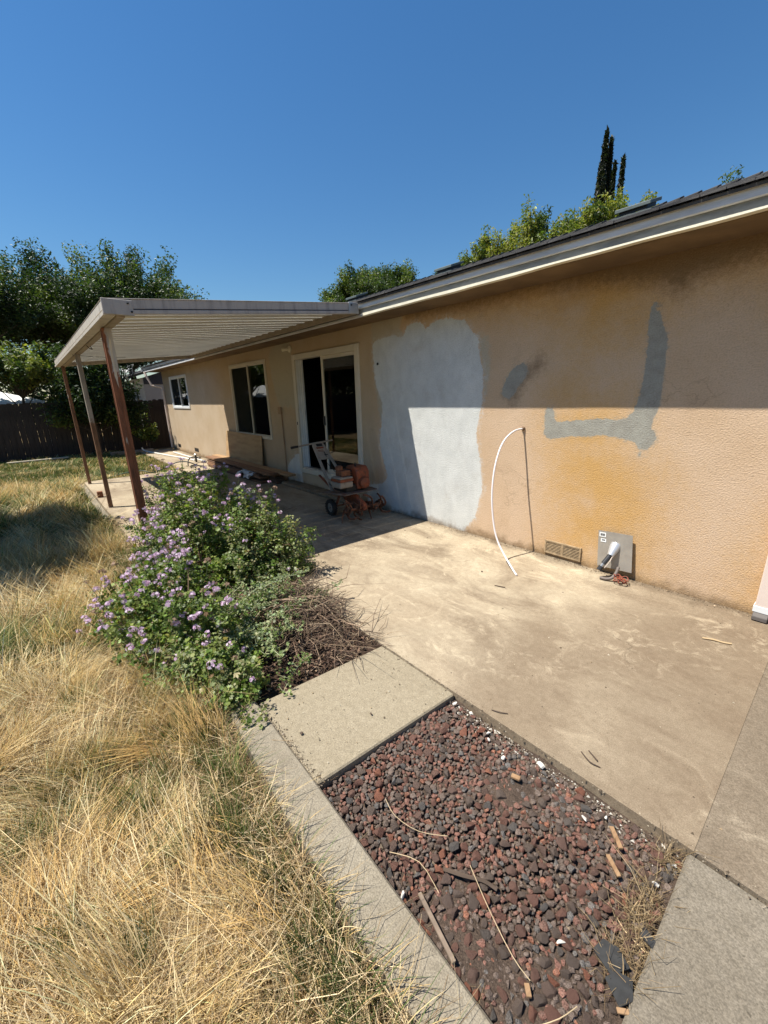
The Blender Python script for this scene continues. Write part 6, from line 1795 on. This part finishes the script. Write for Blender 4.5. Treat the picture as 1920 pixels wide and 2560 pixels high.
def swaths(name, n_sw, box, per, hl, wid, seed, green=False):
    """bundles of long stalks pressed down the same way, or short upright green tufts"""
    r_ = np.random.default_rng(seed)
    cx_, cy_ = r_.uniform(box[0], box[1], n_sw), r_.uniform(box[2], box[3], n_sw)
    if green:
        k = np.where(r_.uniform(size=n_sw) < 0.45, 1, 0)        # many sit along the curb
        edge_y = np.where(cx_ > -2.0, -3.26, -3.12)
        cy_ = np.where(k == 1, edge_y - np.abs(r_.normal(0, 0.10, n_sw)), cy_)
    idx = np.repeat(np.arange(n_sw), per)
    keep = r_.uniform(size=len(idx)) < r_.uniform(0.35, 1.0, n_sw)[idx]
    idx = idx[keep]; n = len(idx)
    sp = (0.03 if green else r_.uniform(0.03, 0.085, n_sw)[idx])
    x = cx_[idx] + r_.normal(0, 1, n) * sp; y = cy_[idx] + r_.normal(0, 1, n) * sp
    ok = lawn_ok(x, y); x, y, idx = x[ok], y[ok], idx[ok]; n = len(idx)
    az0 = r_.uniform(-np.pi, np.pi, n_sw)
    az0 = np.where((cy_ > -3.55) & (np.sin(az0) > 0), -az0, az0)
    az = az0[idx] + r_.normal(0, 0.6 if green else 0.22, n)
    la = np.clip((r_.uniform(0.25, 0.55, n_sw) if green else r_.uniform(0.55, 0.97, n_sw))[idx] + r_.normal(0, 0.10, n), 0.05, 0.985)
    h = np.clip(r_.uniform(hl[0], hl[1], n_sw)[idx] * r_.lognormal(0, 0.22, n), 0.03, 0.55)
    if green:
        c = GRNC[r_.integers(0, 4, n_sw)][idx] * r_.lognormal(0, 0.22, (n, 1))
        d = r_.uniform(size=n) < 0.18
        c[d] = DRYC[r_.integers(0, 5, d.sum())]
    else:
        tone = np.where(r_.uniform(size=n_sw) < 0.22, 1, 0)[idx][:, None]
        c = DRYC[r_.choice(5, n, p=[0.36, 0.22, 0.26, 0.06, 0.10])] * (1 - tone) + np.array((0.60, 0.40, 0.155)) * tone
        c = np.clip(c * r_.lognormal(0, 0.22, (n, 1)), 0.01, 0.85)
    tip = np.where((r_.uniform(size=n) < 0.35) & (not green), 1.9, 1.0)
    grass(name, x, y, h, wid * r_.uniform(0.7, 1.3, n), 0.12, c, seed + 1, tipw=tip, lean_amt=la, az=az, cv=np.where(r_.uniform(size=n) < 0.5, 0.35, 0.8))
swaths('dry_grass', 120, (-2.9, 0.7, -4.6, -3.25), 230, (0.14, 0.34), 0.0010, 701)
swaths('green_grass', 270, (-2.9, 0.7, -4.6, -3.2), 120, (0.07, 0.18), 0.0013, 703, True)
swaths('dry_grass', 130, (-6.3, -2.9, -4.8, -3.1), 170, (0.14, 0.32), 0.0017, 705)
swaths('green_grass', 150, (-7.5, -2.9, -4.6, -3.05), 90, (0.10, 0.22), 0.0020, 707, True)
swaths('dry_grass', 110, (-10.5, -6.3, -5.0, -3.1), 120, (0.18, 0.36), 0.0030, 709)
# thatch: flattened dead blades over the soil
def thatch(n, box, ln, seed):
    r_ = np.random.default_rng(seed)
    def fx(q, m):
        x = q.uniform(box[0], box[1], m); y = q.uniform(box[2], box[3], m)
        ok = lawn_ok(x, y) & (vnoise(x, y, 81, 4.0) > q.uniform(-1.2, 0.2, m))
        return np.stack([x[ok], y[ok], -0.062 + q.uniform(0, 0.10, ok.sum())], 1)
    twigs('thatch', n, fx, ln, 0.0011, [(0.60, 0.47, 0.27), (0.50, 0.36, 0.19), (0.68, 0.56, 0.35), (0.34, 0.23, 0.12)], seed, STRAW, 0.22)
thatch(34000, (-2.9, 0.7, -4.6, -3.16), 0.13, 601)
thatch(26000, (-6.5, -2.9, -4.6, -3.05), 0.16, 602)
# wisps of grass reaching over the curb
r_ = np.random.default_rng(61)
n = 260
x = r_.uniform(-1.9, -0.2, n); y = -3.195 - 0.03 * (x + 1.9) / 1.7 - np.abs(r_.normal(0, 0.03, n))
isg = r_.uniform(size=n) < 0.55
c = np.where(isg[:, None], GRNC[r_.integers(0, 4, n)], DRYC[r_.integers(0, 5, n)])
grass('curb_grass', x, y, r_.uniform(0.06, 0.20, n), np.full(n, 0.0014), 0.5, c, 62, lean_amt=r_.uniform(0.5, 0.98, n), az=np.full(n, 1.1), z0=-0.01)
